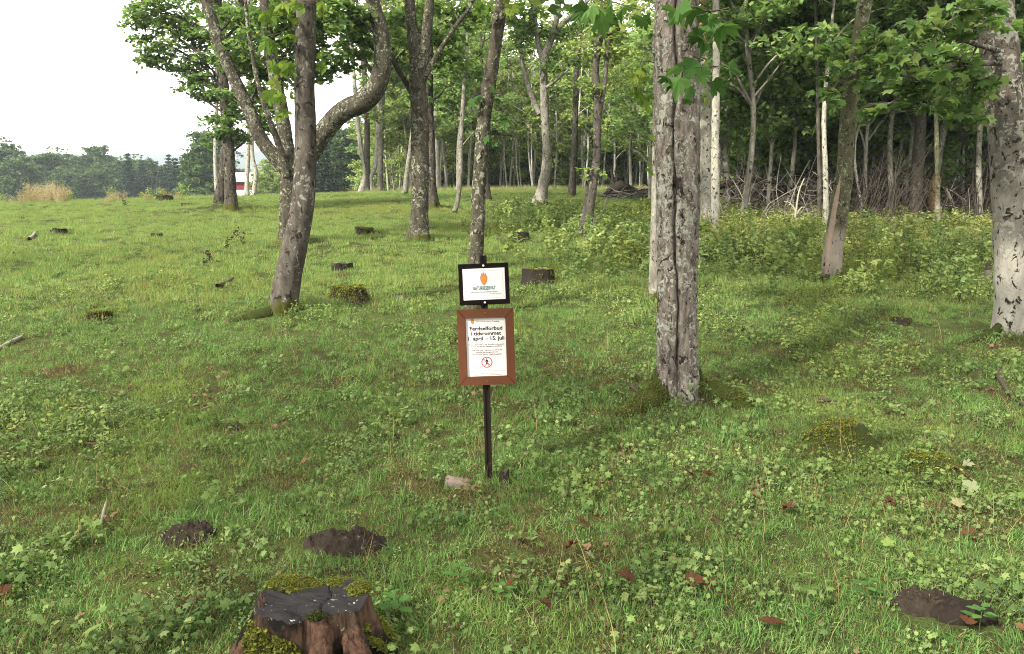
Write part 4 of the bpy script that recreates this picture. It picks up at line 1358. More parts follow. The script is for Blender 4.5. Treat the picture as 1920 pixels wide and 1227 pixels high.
stump(308, 376, 30, 8, "grassy stump remnant near the crest left of the maple pair", mossf=.5, seed=12, rough=.5)
stump(974, 450, 36, 11, "dark rounded stump remnant beyond the sign", mossf=.15, seed=13, rough=.5)
stump(684, 442, 36, 12, "mossy brown stump remnant left of the mottled maple", mossf=.6, seed=14, rough=.5)
stump(348, 387, 16, 5, "very small dark stump near the maple pair", mossf=.1, seed=15, rough=.5)
stump(946, 906, 22, 22, "small pointed dark stub beside the sign's post", mossf=0, seed=16, rough=.5, lean=.2)
stump(752, 566, 26, 10, "little brown heap right of the low mossy stump", side='deadwood', mossf=.4, seed=17, rough=.6)
stump(1690, 604, 40, 8, "flat dark rotten wood in the grass at right", mossf=.2, seed=18, rough=.6)

# the big foreground stump
fy = 2.98
fx = (565 - 960) / F * fy
fb = np.array([fx, fy, float(G(fx, fy))])
fs = thing("tree_stump", fb, "big foreground stump with black cut top and yellow moss", "stump")
Ht = .275
n, m = 200, 34
th = np.linspace(0, 2 * PI, n, endpoint=False)
tt = np.linspace(0, 1, m)
sx = .205 * (1 + .05 * np.cos(2 * th + .4) + .03 * np.cos(5 * th) + .10 * noise2(np.cos(th) * 2, np.sin(th) * 2, 5) + .05 * noise2(np.cos(th) * 7, np.sin(th) * 7, 15))
sy = .145 * (1 + .08 * np.cos(3 * th + 1) + .10 * noise2(np.cos(th) * 2.4, np.sin(th) * 2.4, 6) + .05 * noise2(np.cos(th) * 7, np.sin(th) * 7, 16))


def rootlobe(th):
    out = 0
    for a, w, h in ((-1.25, .20, .75), (-.55, .22, .9), (.1, .3, .7), (-2.5, .35, .8), (-3.05, .22, .7), (1.6, .6, .3), (2.5, .4, .5)):
        d = np.angle(np.exp(1j * (th - a)))
        out = out + h * np.exp(-(d / w) ** 2)
    return out


lob = rootlobe(th)
fl = np.clip(1 - tt, 0, 1)[:, None] ** 1.05
scl = 1 + fl * (.20 + .95 * lob[None]) - .26 * np.exp(-((tt[:, None] - .62) / .34) ** 2) * (1 - np.clip(lob, 0, 1))[None]
rid = .020 * np.sin(th * 31 + 2 * np.sin(th * 7))[None] * (.4 + .6 * fl) * (1 - .55 * (tt[:, None] > .95))
P = np.stack([sx * np.cos(th) * (scl + rid), sy * np.sin(th) * (scl + rid), 0 * scl], -1)
tilt_ = .02 * np.sin(th) + .022 * noise2(np.cos(th) * 3, np.sin(th) * 3, 8) + .014 * noise2(np.cos(th) * 11, np.sin(th) * 11, 18)
P[..., 2] = -.10 + tt[:, None] * (Ht + .10 + tilt_[None])
P += .020 * fbm3(P * np.array([16, 16, 7]), 4)[..., None] * np.stack([np.cos(th), np.sin(th), 0 * th], -1)[None]
gg = Geo()
i = np.arange(m - 1)[:, None] * n
j = np.arange(n)[None]
gg.add(P.reshape(-1, 3), np.stack([i + j, i + (j + 1) % n, i + n + (j + 1) % n, i + n + j], -1).reshape(-1, 4))
t = NT("rotten_stump_wood")
co = t.coord("Object", (1, 1, .12))
f1 = t.noise(co, 45, 6, .65, .4)
f2 = t.noise(t.coord("Object"), 7, 5, .6)
f3 = t.noise(t.coord("Object", (1, 1, .6)), 22, 5, .6)
c = t.mix(t.ramp(f1, [(.32, 0.0), (.68, 1.0)]), (.009, .007, .005), (.070, .043, .029))
c = t.mix(t.ramp(f2, [(.42, 0.0), (.54, 1.0)]), c, (.008, .007, .006))
c = t.mix(t.ramp(f3, [(.64, 0.0), (.67, 1.0)]), c, (.20, .195, .17))
M['rotten'] = t.done(t.principled(c, .9, .05, t.bump(f1, 1.0, .012)))
put("stump_body", gg.mesh("stump_body", M['rotten']), fs)
gg = Geo()
rings = np.linspace(1, .02, 26)
Q = []
for f in rings:
    q = P[-1].copy()
    q[:, :2] *= f
    ff = max(0.0, (f - .72) / .28) ** 1.5
    q[:, 2] = P[-1, :, 2] * ff + (1 - ff) * (Ht + .03 * q[:, 1] + .012 * noise2(q[:, 0] * 9, q[:, 1] * 9, 33)) + .007 * fbm2(q[:, 0] * 26, q[:, 1] * 60, 3) * (f < .99)
    hole = np.exp(-(((q[:, 0] + .035) / .045) ** 2 + ((q[:, 1] + .085) / .03) ** 2))
    q[:, 2] -= .03 * hole * (.6 + .8 * np.abs(noise2(q[:, 0] * 70, q[:, 1] * 70, 8)))
    crack = np.exp(-((q[:, 0] - .055 - .01 * np.sin(q[:, 1] * 40)) / .005) ** 2) * (np.abs(q[:, 1]) < .13)
    crack2 = np.exp(-((q[:, 1] - .02 + .3 * q[:, 0] + .01 * np.sin(q[:, 0] * 60)) / .004) ** 2) * (q[:, 0] < .02)
    q[:, 2] -= .014 * crack + .008 * crack2
    notch = np.exp(-(((q[:, 0] - .125) / .05) ** 2 + ((q[:, 1] + .12) / .045) ** 2))
    q[:, 2] -= .05 * notch
    Q.append(q)
Q = np.array(Q)
i = np.arange(len(rings) - 1)[:, None] * n
gg.add(Q.reshape(-1, 3), np.stack([i + j, i + (j + 1) % n, i + n + (j + 1) % n, i + n + j], -1).reshape(-1, 4))
t = NT("black_cut_wood")
co = t.coord("Object", (1, 2.6, 1))
f1 = t.noise(co, 12, 6, .6)
f2 = t.noise(co, 32, 5, .62, .5)
f3 = t.noise(t.coord("Object"), 9, 3, .5)
c = t.mix(f1, (.008, .008, .009), (.028, .027, .028))
msk = t.math('MULTIPLY_ADD', t.math('SUBTRACT', f3, .5), .25, f2)
c = t.mix(t.ramp(msk, [(.66, 0.0), (.69, 1.0)]), c, (.32, .32, .30))
M['black_cut'] = t.done(t.principled(c, .95, .03, t.bump(t.math('ADD', f1, f2), .8, .008)))
put("cut_top", gg.mesh("cut_top", M['black_cut']), fs)
rs = np.random.default_rng(44)


def cushion(cx, cy_, rx, ry, hz, nn, zb=None, drop=0.0, seed=0):
    a = rs.uniform(0, 2 * PI, nn)
    f = np.sqrt(rs.uniform(0, 1, nn))
    x = cx + rx * f * np.cos(a)
    y = cy_ + ry * f * np.sin(a)
    z = (Ht if zb is None else zb) + hz * np.sqrt(1 - f ** 2 * .98) * (1 + .35 * noise2(x * 25, y * 25, seed)) - drop * ((x - cx) / rx + 1) / 2
    return np.stack([x, y, z - .008], -1)


for cs in ([cushion(-.115, .130, .105, .055, .040, 900, seed=1), cushion(-.03, .125, .06, .032, .022, 350, seed=2)],
           [cushion(.085, .135, .075, .032, .028, 500, seed=3), cushion(.165, .095, .045, .06, .030, 500, seed=4)],
           [cushion(.235, .06, .075, .10, .05, 900, zb=.15, drop=.09, seed=5), cushion(.20, .03, .03, .08, .04, 350, zb=.19, drop=.03, seed=6)]):
    gg = Geo()
    CC = np.concatenate(cs)
    moss_tufts(gg, CC, .0050, rs, 26)
    leaf_cloud(gg, CC - [0, 0, .006], .022, KITE, .3, r=rs)
    put("moss", gg.mesh("moss", [M['moss_blade']], False), fs)
t = NT("stringy_root_wood")
f1 = t.noise(t.coord("Object", (1, 1, .16)), 60, 6, .65, .5)
f2 = t.noise(t.coord("Object"), 14, 4, .6)
c = t.mix(t.ramp(f1, [(.32, 0.0), (.68, 1.0)]), (.014, .008, .006), (.078, .044, .030))
c = t.mix(t.ramp(f2, [(.52, 0.0), (.62, 1.0)]), c, (.014, .010, .008))
M['root_wood'] = t.done(t.principled(c, .9, .05, t.bump(f1, 1.0, .012)))
for rows, sd in (([(.045, -.085, .262, .030), (.058, -.135, .19, .042), (.085, -.21, .08, .052), (.125, -.32, -.05, .05)], 1), ([(.14, -.05, .23, .028), (.195, -.11, .12, .045), (.26, -.19, 0, .05), (.33, -.26, -.08, .03)], 2),
                 ([(-.165, -.03, .255, .022), (-.205, -.06, .16, .034), (-.28, -.11, .03, .042), (-.38, -.18, -.06, .03)], 3), ([(-.185, .02, .25, .014), (-.225, .0, .15, .026), (-.33, -.02, .0, .03)], 4)):
    gg = Geo()
    add_tube(gg, rows, 0, sides=30, step=.012, bump=.012, bscale=26, seed=sd)
    put("root", gg.mesh("root", M['root_wood']), fs)
# splinters standing along the left rim
gg = Geo()
for q in range(16):
    a_ = rs.uniform(2.75, 3.75)
    p0 = np.array([.19 * math.cos(a_), .135 * math.sin(a_), .12 + rs.uniform(0, .06)])
    e0 = p0 + np.array([rs.normal(-.01, .012), rs.normal(0, .012), rs.uniform(.06, .16)])
    add_tube(gg, [(*p0, .010), (*((p0 + e0) / 2), .008), (*e0, .002)], 0, sides=6, step=.03, bump=.003, bscale=40, seed=q)
put("splinters", gg.mesh("splinters", M['root_wood']), fs)
# moss over the front left flank
gg = Geo()
k = rs.integers(0, m - 4, 4200)
jj = (rs.uniform(-2.75, -1.70, 4200) / (2 * PI) * n).astype(int) % n
C = P[k, jj] * np.array([1.03, 1.03, 1])
C = C[noise3(C * 9, 3) > -.35]
moss_tufts(gg, C, .0050, rs, 20)
leaf_cloud(gg, C, .02, KITE, .6, r=rs)
put("moss", gg.mesh("moss", [M['moss_blade']], False), fs)
gg = Geo()
C = cushion(.045, -.125, .03, .022, .012, 150, zb=Ht - .004, seed=9)
moss_tufts(gg, C, .009, rs, 6)
put("moss", gg.mesh("moss", [M['moss_dark']], False), fs)

# ------------------------------------------------------------------ the sign
sb = at(917, 902)
sb[2] = float(G(sb[0], sb[1]))
S = sb[1] / F * 1.0                       # metres per photo pixel at the sign
sign = thing("sign_post", sb, "dark metal post carrying a nature reserve board over a wooden framed notice", "sign", rot=(math.radians(-1.5), math.radians(-1.3), math.radians(1.5)))
K = 1.03 * S


def sz(py):
    return (902 - py) * K


BROWN = plain("dark_brown_metal", (.005, .0032, .003), .6, .03, var=.2)
POSTM = plain("post_metal", (.010, .007, .0055), .6, .05, var=.35, scale=20)
PANEL = plain("white_panel", (.40, .40, .41), .35, .4, var=.02)
PAPER = plain("notice_paper", (.40, .375, .37), .5, .3, var=.03, scale=12)
INK = plain("black_ink", (.006, .006, .006), .7, .1)
INKG = plain("grey_ink", (.035, .03, .033), .6, .2)
GREEN = plain("green_ink", (.008, .085, .06), .6, .2, var=.05)
ORANGE = plain("shield_orange", (.36, .12, .025), .5, .2, var=.1)
GOLD = plain("lion_gold", (.34, .15, .02), .5, .2, var=.1)
REDI = plain("red_ink", (.34, .022, .028), .5, .2, var=.08)
REDD = plain("crest_red", (.30, .085, .022), .5, .2, var=.1)
STEEL = plain("screw_steel", (.55, .54, .53), .35, .5, metal=.8)
RUST = plain("rusty_screw", (.10, .03, .018), .8)
tt_ = NT("brown_stained_board")
co = tt_.coord("Object", (3, 3, 3))
f1 = tt_.noise(co, 5, 6, .65)
f2 = tt_.noise(co, 40, 4, .6)
c = tt_.mix(f1, (.042, .015, .007), (.075, .028, .013))
c = tt_.mix(.5, c, tt_.ramp(f2, [(.3, .6), (.7, 1.3)]), 'MULTIPLY')
c = tt_.mix(tt_.ramp(tt_.noise(tt_.coord("Object", (9, 9, 2)), 6, 5, .7, 1.0), [(.70, 0.0), (.73, 1.0)]), c, (.25, .16, .11))
BOARD = tt_.done(tt_.principled(c, .65, .10, tt_.bump(f2, .3, .003)))


def rbox(gq, x0, x1, y0, y1, z0, z1, bv=.003, m=0):
    """box with its front edges bevelled (front is -y)"""
    V = [(x0, y1, z0), (x1, y1, z0), (x1, y1, z1), (x0, y1, z1), (x0, y0 + bv, z0), (x1, y0 + bv, z0), (x1, y0 + bv, z1), (x0, y0 + bv, z1),
         (x0 + bv, y0, z0 + bv), (x1 - bv, y0, z0 + bv), (x1 - bv, y0, z1 - bv), (x0 + bv, y0, z1 - bv)]
    Fq = [[0, 3, 2, 1], [0, 1, 5, 4], [1, 2, 6, 5], [2, 3, 7, 6], [3, 0, 4, 7], [4, 5, 9, 8], [5, 6, 10, 9], [6, 7, 11, 10], [7, 4, 8, 11], [8, 9, 10, 11]]
    gq.add(V, Fq, m)


def poly(gq, pts, y, m=0):
    """flat print: fan of triangles in the board's plane"""
    P = np.array([(x, y, z) for x, z in pts])
    cc = P.mean(0)
    n = len(P)
    gq.add(np.vstack([P, cc]), [[a, (a + 1) % n, n] for a in range(n)], m)


def disc(gq, x, z, y, r, y2, n=14):
    a = np.linspace(0, 2 * PI, n, endpoint=False)
    V = np.concatenate([np.stack([x + r * np.cos(a), 0 * a + y2, z + r * np.sin(a)], -1), np.stack([x + r * .9 * np.cos(a), 0 * a + y, z + r * .9 * np.sin(a)], -1), [[x, y - .0008, z]]])
    j = np.arange(n)
    gq.add(V, np.stack([j, (j + 1) % n, n + (j + 1) % n, n + j], -1))
    gq.add(V[n:], np.stack([j, (j + 1) % n, np.full(n, n)], -1))


def lettering(text, x, z, width, height, y, mat, parent, bold=0.0, align='CENTER', name="lettering"):
    cu = bpy.data.curves.new("lettering", 'FONT')
    cu.body = text
    cu.align_x = align
    cu.size = 1
    cu.offset = bold
    cu.resolution_u = 2
    ob_ = bpy.data.objects.new("lettering", cu)
    COL.objects.link(ob_)
    dg = bpy.context.evaluated_depsgraph_get()
    me = bpy.data.meshes.new_from_object(ob_.evaluated_get(dg))
    COL.objects.unlink(ob_)
    bpy.data.objects.remove(ob_)
    V = np.zeros(len(me.vertices) * 3)
    me.vertices.foreach_get("co", V)
    V = V.reshape(-1, 3)
    w = V[:, 0].max() - V[:, 0].min()
    cx = (V[:, 0].max() + V[:, 0].min()) / 2
    sx_ = width / w
    Vn = np.stack([x + (V[:, 0] - cx) * sx_, np.full(len(V), y), z + V[:, 1] * height], -1)
    me.vertices.foreach_set("co", Vn.ravel())
    me.materials.clear()
    me.materials.append(mat)
    me.name = "lettering"
    me.update()
    return put(name, me, parent)


# post: two dark flanges with a groove between
gg = Geo()
pw = 6.5 * K
rbox(gg, -pw, -pw * .35, -.004, .022, -.25, sz(480), .002)
rbox(gg, pw * .35, pw, -.004, .022, -.25, sz(480), .002)
rbox(gg, -pw * .35, pw * .35, .006, .018, -.25, sz(480) - .002, .001)
put("post", gg.mesh("post", POSTM, False), sign)
xo = 0.002
# upper board
gg = Geo()
rbox(gg, -46 * K, 46 * K, -.016, -.005, sz(570), sz(494.5), .003)
ub = put("upper_board", gg.mesh("upper_board", BROWN, False), sign, (xo + .020, 0, 0), (0, math.radians(-.9), 0))
gg = Geo(); rbox(gg, -38.5 * K, 38.5 * K, -.0185, -.0155, sz(561), sz(503.5), .001)
put("panel", gg.mesh("panel", PANEL, False), ub)
gg = Geo()
yb, l = -.0200, .7 * K
x0, x1, z0, z1 = -34.5 * K, 34.5 * K, sz(557.5), sz(507)
for a in ((x0, x1, z0, z0 + l), (x0, x1, z1 - l, z1), (x0, x0 + l, z0 + l, z1 - l), (x1 - l, x1, z0 + l, z1 - l)):
    gg.add([(a[0], yb, a[2]), (a[1], yb, a[2]), (a[1], yb, a[3]), (a[0], yb, a[3])], [[0, 1, 2, 3]])
put("border_line", gg.mesh("border_line", plain("border_ink", (.30, .38, .38), .6), False), ub)


def crest(parent, x, z, w, h, y, simple=False):
    gg = Geo()
    sh = [(0, -.5), (.22, -.34), (.40, -.12), (.48, .15), (.44, .33), (.36, .36), (.30, .42), (-.30, .42), (-.36, .36), (-.44, .33), (-.48, .15), (-.40, -.12), (-.22, -.34)]
    poly(gg, [(x + a * w, z + (b - .06) * h * .86) for a, b in sh], y, 0)
    poly(gg, [(x + a * w * .84, z + (b - .06) * h * .72) for a, b in sh], y - .0005, 1)
    lion = [(.10, .34), (.20, .26), (.14, .17), (.20, .06), (.13, -.06), (.17, -.22), (.07, -.32), (.02, -.16), (-.06, -.30), (-.14, -.25), (-.06, -.06), (-.10, .04), (-.20, .12), (-.24, .02), (-.28, .14), (-.16, .24), (-.04, .20), (.0, .32)]
    poly(gg, [(x + a * w, z + (b - .06) * h * .9) for a, b in lion], y - .001, 2)
    for q in (-.24, 0, .24):
        poly(gg, [(x + (q - .10) * w, z + .33 * h), (x + (q + .10) * w, z + .33 * h), (x + (q + .08) * w, z + .42 * h), (x + q * w, z + .45 * h), (x + (q - .08) * w, z + .42 * h)], y - .0012, 0)
    poly(gg, [(x - .03 * w, z + .42 * h), (x + .03 * w, z + .42 * h), (x + .03 * w, z + .56 * h), (x - .03 * w, z + .56 * h)], y - .0013, 0)
    put("emblem", gg.mesh("emblem", [REDD, REDD if simple else ORANGE, GOLD], False), parent)


crest(ub, 0.0, sz(523), 13.5 * K, 24 * K, -.0205)
lettering("NATURRESERVAT", 0, sz(542.6), 41 * K, 9.6 * K, -.0205, GREEN, ub, .012)
lettering("FREDNING ETTER LOV OM NATURVERN", 0, sz(547.6), 48 * K, 2.9 * K, -.0205, INKG, ub, .004)
lettering("Direktoratet for naturforvaltning", 20 * K, sz(551), 21 * K, 2.2 * K, -.0205, INKG, ub)
for zz in (498.5, 566):
    gg = Geo(); disc(gg, 0, sz(zz), -.020, 2.1 * K, -.0155)
    put("screw", gg.mesh("screw", STEEL), ub)
# lower notice in a mitred wooden frame
X0, X1, Z0, Z1 = -52 * K, 52 * K, sz(718.5), sz(577.5)
x0, x1, z0, z1 = -37 * K, 37 * K, sz(703), sz(594)
lb = None
gg = Geo(); rbox(gg, X0 + .004, X1 - .004, -.012, -.0045, Z0 + .004, Z1 - .004, .001)
lb = put("lower_board", gg.mesh("lower_board", BOARD, False), sign, (.012, -.001, 0), (0, math.radians(-.4), 0))
yf, yk, bv = -.034, -.0125, .003
for q in ([(X0, Z1), (X1, Z1), (x1, z1), (x0, z1)], [(X1, Z1), (X1, Z0), (x1, z0), (x1, z1)], [(X1, Z0), (X0, Z0), (x0, z0), (x1, z0)], [(X0, Z0), (X0, Z1), (x0, z1), (x0, z0)]):
    q = np.array(q)
    cc = q.mean(0)
    q2 = cc + (q - cc) * .996
    q1 = q2.copy()
    q3 = np.array([p + (cc - p) / np.linalg.norm(cc - p) * bv for p in q2])
    V = [(a, yk, b) for a, b in q1] + [(a, yf + bv, b) for a, b in q1] + [(a, yf, b) for a, b in q3]
    Fq = []
    for a in range(4):
        b = (a + 1) % 4
        Fq += [[a, b, 4 + b, 4 + a], [4 + a, 4 + b, 8 + b, 8 + a]]
    Fq += [[8, 9, 10, 11], [3, 2, 1, 0]]
    gg = Geo(); gg.add(V, Fq)
    put("frame_board", gg.mesh("frame_board", BOARD, False), lb)
gg = Geo(); rbox(gg, x0 + .001, x1 - .001, -.016, -.0125, z0 + .001, z1 - .001, .0008)
put("notice", gg.mesh("notice", PAPER, False), lb)
yt = -.0175
crest(lb, -24 * K, sz(600.5), 6.6 * K, 11 * K, yt, True)
lettering("Fylkesmannen i Nord-Trøndelag", 3.5 * K, sz(602), 43 * K, 3.6 * K, yt, INKG, lb)
lettering("Ferdselforbud", .5 * K, sz(616.8), 60 * K, 9.8 * K, yt, INK, lb, .022)
lettering("i tidsrommet", .5 * K, sz(626), 55 * K, 9.8 * K, yt, INK, lb, .022)
lettering("1. april  - 15. juli", .5 * K, sz(635.4), 66 * K, 9.8 * K, yt, INK, lb, .022)
for tx, zz, w in (("From 1 April until 15 July, all traffic in the nature", 644.5, 64), ("reserve and the bird sanctuary is prohibited.", 648, 58),
                  ("In der Zeit vom 1. April bis und mit 15. Juli", 655, 56), ("herrscht Betretungsverbot im", 658.8, 41), ("Naturreservat und im Vogelschutzgebiet.", 662.8, 56)):
    lettering(tx, .5 * K, sz(zz), w * K, 3.4 * K, yt, INKG, lb, .012)
lettering("Brudd på bestemmelsene i verneforskriften kan medføre straffeansvar", 0, sz(693), 68 * K, 2.4 * K, yt, plain("red_grey_ink", (.32, .14, .13), .6), lb)
lettering("Statens naturoppsyn", 1 * K, sz(698), 28 * K, 2.2 * K, yt, INKG, lb)
lettering("Fylkesmannen i Nord-Trøndelag, Miljøvernavdelingen", 1 * K, sz(700.8), 50 * K, 2.2 * K, yt, INKG, lb)
# no walking symbol
gg = Geo()
cx, cz, R1, R0 = 0, sz(676.5), 10.2 * K, 8.5 * K
a = np.linspace(0, 2 * PI, 48, endpoint=False)
V = np.concatenate([np.stack([cx + R * np.cos(a), 0 * a + yt, cz + R * np.sin(a)], -1) for R in (R1, R0)])
j = np.arange(48)
gg.add(V, np.stack([j, (j + 1) % 48, 48 + (j + 1) % 48, 48 + j], -1))
d = .45 * K
e = R0 * .707
gg.add([(cx - e - d, yt - .0012, cz + e - d), (cx - e + d, yt - .0012, cz + e + d), (cx + e + d, yt - .0012, cz - e + d), (cx + e - d, yt - .0012, cz - e - d)], [[0, 1, 2, 3]])
put("prohibition_ring", gg.mesh("prohibition_ring", REDI, False), lb)
gg = Geo()
a = np.linspace(0, 2 * PI, 12, endpoint=False)
poly(gg, [(cx + 1.15 * K * math.cos(q), cz + 6.0 * K + 1.3 * K * math.sin(q)) for q in a], yt - .0006)
for pl in ([(-1.4, 4.4), (1.3, 4.4), (1.5, -.2), (-1.2, -.2)], [(1.0, 4.3), (1.9, 3.4), (3.2, .3), (2.4, 0), (1.2, 2.6)], [(-1.2, 4.2), (-2.0, 3.2), (-2.9, .6), (-2.2, .2), (-1.0, 2.4)],
           [(-1.2, .1), (.4, .1), (-.6, -3.2), (-2.2, -6.3), (-3.3, -5.9), (-1.9, -3)], [(0, .1), (1.5, .1), (1.9, -3.0), (3.3, -6.0), (2.2, -6.4), (.8, -3.2)]):
    poly(gg, [(cx + p[0] * K, cz + p[1] * K) for p in pl], yt - .0006)
put("walking_figure", gg.mesh("walking_figure", INK, False), lb)
for zz in (585.5, 711):
    gg = Geo(); disc(gg, 0, sz(zz), yf - .003, 2.0 * K, yf + .001)
    put("screw", gg.mesh("screw", RUST), lb)

# ------------------------------------------------------------------ stone, pats, mud, sticks
r = np.random.default_rng(123)


def lump(px, py, rx, ry, h, label, mat, cat, name, seed, fold=.0, sub=(56, 16), z_off=-.02):
    b = at(px, py)
    b[2] = float(G(b[0], b[1]))
    n, m = sub
    th = np.linspace(0, 2 * PI, n, endpoint=False)
    f = np.linspace(1, .02, m)
    out = 1 + .22 * noise2(np.cos(th) * 1.5 + seed, np.sin(th) * 1.5, seed) + .10 * noise2(np.cos(th) * 5, np.sin(th) * 5 + seed, seed + 1)
    X = rx * f[:, None] * (out * np.cos(th))[None]
    Y = ry * f[:, None] * (out * np.sin(th))[None]
    Z = h * np.sqrt(np.clip(1 - f[:, None] ** 2.6, 0, 1)) + z_off + 0 * X
    Z = Z + h * fold * (fbm2(X * 26 + seed, Y * 26, seed, 4) + .8 * np.abs(noise2(X * 55, Y * 55, seed + 7))) * (f[:, None] < .97)
    gg = Geo()
    i = np.arange(m - 1)[:, None] * n
    j = np.arange(n)[None]
    gg.add(np.stack([X, Y, Z], -1).reshape(-1, 3), np.stack([i + j, i + (j + 1) % n, i + n + (j + 1) % n, i + n + j], -1).reshape(-1, 4))
    return tag(put(name, gg.mesh(name, M[mat]), None, b), label, cat)


t = NT("dung")
co = t.coord("Object")
f1 = t.noise(co, 24, 7, .7, .6)
f2 = t.noise(co, 11, 4, .6)
c = t.mix(f1, (.004, .0035, .003), (.045, .035, .027))
c = t.mix(t.ramp(t.math('MULTIPLY_ADD', t.math('SUBTRACT', f2, .5), .4, t.noise(co, 40, 4, .6)), [(.66, 0.0), (.70, 1.0)]), c, (.09, .085, .075))
M['dung'] = t.done(t.principled(c, .9, .04, t.bump(f1, 1.0, .02)))
M['mud'] = plain("wet_mud", (.011, .008, .0065), .7, .06, var=.4, scale=18, bump=.6)
M['stone'] = plain("rough_stone", (.105, .085, .072), .9, var=.35, scale=22, bump=.8)
lump(355, 1008, .15, .11, .075, "round dark cow pat left of the larger one in the grass", 'dung', "cow pat", "cow_pat", 3, .36, sub=(110, 34))
lump(648, 1022, .235, .13, .08, "large dark crumbling cow pat behind the foreground stump", 'dung', "cow pat", "cow_pat", 5, .4, sub=(130, 40))
lump(440, 805, .085, .07, .045, "small bluish black cow pat in the left grass", 'dung', "cow pat", "cow_pat", 8, .3)
lump(256, 773, .04, .035, .03, "tiny black dung lump in the left grass", 'dung', "cow pat", "cow_pat", 9, .4)
lump(1805, 1156, .14, .095, .085, "smooth wet mud clod at the lower right", 'mud', "mud", "mud_clod", 12, .16, sub=(90, 28))
lump(1738, 1136, .15, .10, .055, "darker crumbly mud beside the smooth clod, lower right", 'dung', "mud", "mud_clod", 14, .5, sub=(90, 28))
b = at(857, 912)
b[2] = float(G(b[0], b[1]))
n = 28
th = np.linspace(0, 2 * PI, n, endpoint=False)
ph = np.linspace(-.5, PI / 2, 14)
gg = Geo()
D = np.stack([np.cos(ph)[:, None] * np.cos(th), np.cos(ph)[:, None] * np.sin(th), np.sin(ph)[:, None] + 0 * th], -1)
D = np.sign(D) * np.abs(D) ** .55
P = D * np.array([.072, .05, .055]) * (1 + .13 * fbm3(D * 2.2, 5)[..., None])
P[..., 2] *= 1 - .25 * P[..., 0:1][..., 0] / .07
i = np.arange(13)[:, None] * n
j = np.arange(n)[None]
gg.add(P.reshape(-1, 3), np.stack([i + j, i + (j + 1) % n, i + n + (j + 1) % n, i + n + j], -1).reshape(-1, 4))
tag(put("stone", gg.mesh("stone", M['stone']), None, b, (0, 0, -.15)), "rough pinkish stone block lying left of the sign's post", "stone")

STICKS = [([(-6, 662), (18, 648), (42, 636)], 8, .03, 'deadwood', "pale broken stick at the left edge"),
          ([(408, 542), (424, 536), (438, 528)], 8, .05, 'deadwood_dark', "short dark stick left of the leaning grey trunk"),
          ([(1868, 706), (1885, 735), (1900, 752), (1926, 772)], 9, .03, 'deadwood_dark', "dark bent branch in the grass at the right edge"),
          ([(55, 452), (62, 446), (66, 440)], 7, .05, 'deadwood', "grey twig standing in the left field"),
          ([(186, 1015), (192, 990), (200, 958)], 6, .05, 'deadwood', "crooked dry stick left of the cow pats"),
          ([(1185, 735), (1192, 742), (1200, 748)], 7, .05, 'deadwood_dark', "little dark stick by the split trunk's left root"),
          ([(1535, 752), (1560, 756), (1590, 757)], 6, .02, 'deadwood_dark', "flat dark twig in front of the rotting grassy stump")]
for pts, w, zo, mt, lab in STICKS:
    Q = [at(*p) for p in pts]
    c0 = Q[len(Q) // 2].copy()
    c0[2] = float(G(c0[0], c0[1]))
    rows = [[q[0] - c0[0], q[1] - c0[1], float(G(q[0], q[1])) - c0[2] + zo, w / 2 * q[1] / F * (1 - .2 * k)] for k, q in enumerate(Q)]
    gg = Geo()
    add_tube(gg, rows, 0, sides=8, step=.04, bump=.003, bscale=20)
    tag(put("stick", gg.mesh("stick", M[mt]), None, c0), lab, "stick")

# fallen leaves, each one its own
M['leaf_brown'] = leafmat("fallen_leaf_brown", [(.040, .018, .009), (.075, .035, .017), (.125, .068, .036), (.05, .022, .012)], .2, (1.2, .9, .6), by='object', rough=.6)
M['leaf_pale'] = leafmat("fallen_leaf_pale", [(.15, .14, .075), (.13, .16, .085), (.17, .165, .11)], .25, (1.1, 1.1, .7), by='object', rough=.6)
M['leaf_green'] = leafmat("fallen_leaf_green", [(0.084, 0.130, 0.032), (0.140, 0.176, 0.048), (0.182, 0.195, 0.040)], .3, by='object', rough=.6)


def curled(mat, seed):
    rs_ = np.random.default_rng(seed)
    V, T0 = MAPLE
    V = V.copy()
    V[:, 1] -= .45
    ang = V[:, 0] * rs_.uniform(1.0, 2.6)
    Z = V[:, 2] + .5 * (1 - np.cos(ang)) * rs_.uniform(.6, 1.2) + rs_.uniform(.1, .5) * V[:, 1] ** 2 + rs_.normal(0, .03, len(V))
    V = np.stack([np.sin(ang) / max(.5, abs(ang).max()) * .6, V[:, 1] * .9, Z], -1)
    gq = Geo(); gq.add(V, T0)
    return gq.mesh("leaf", mat, False)


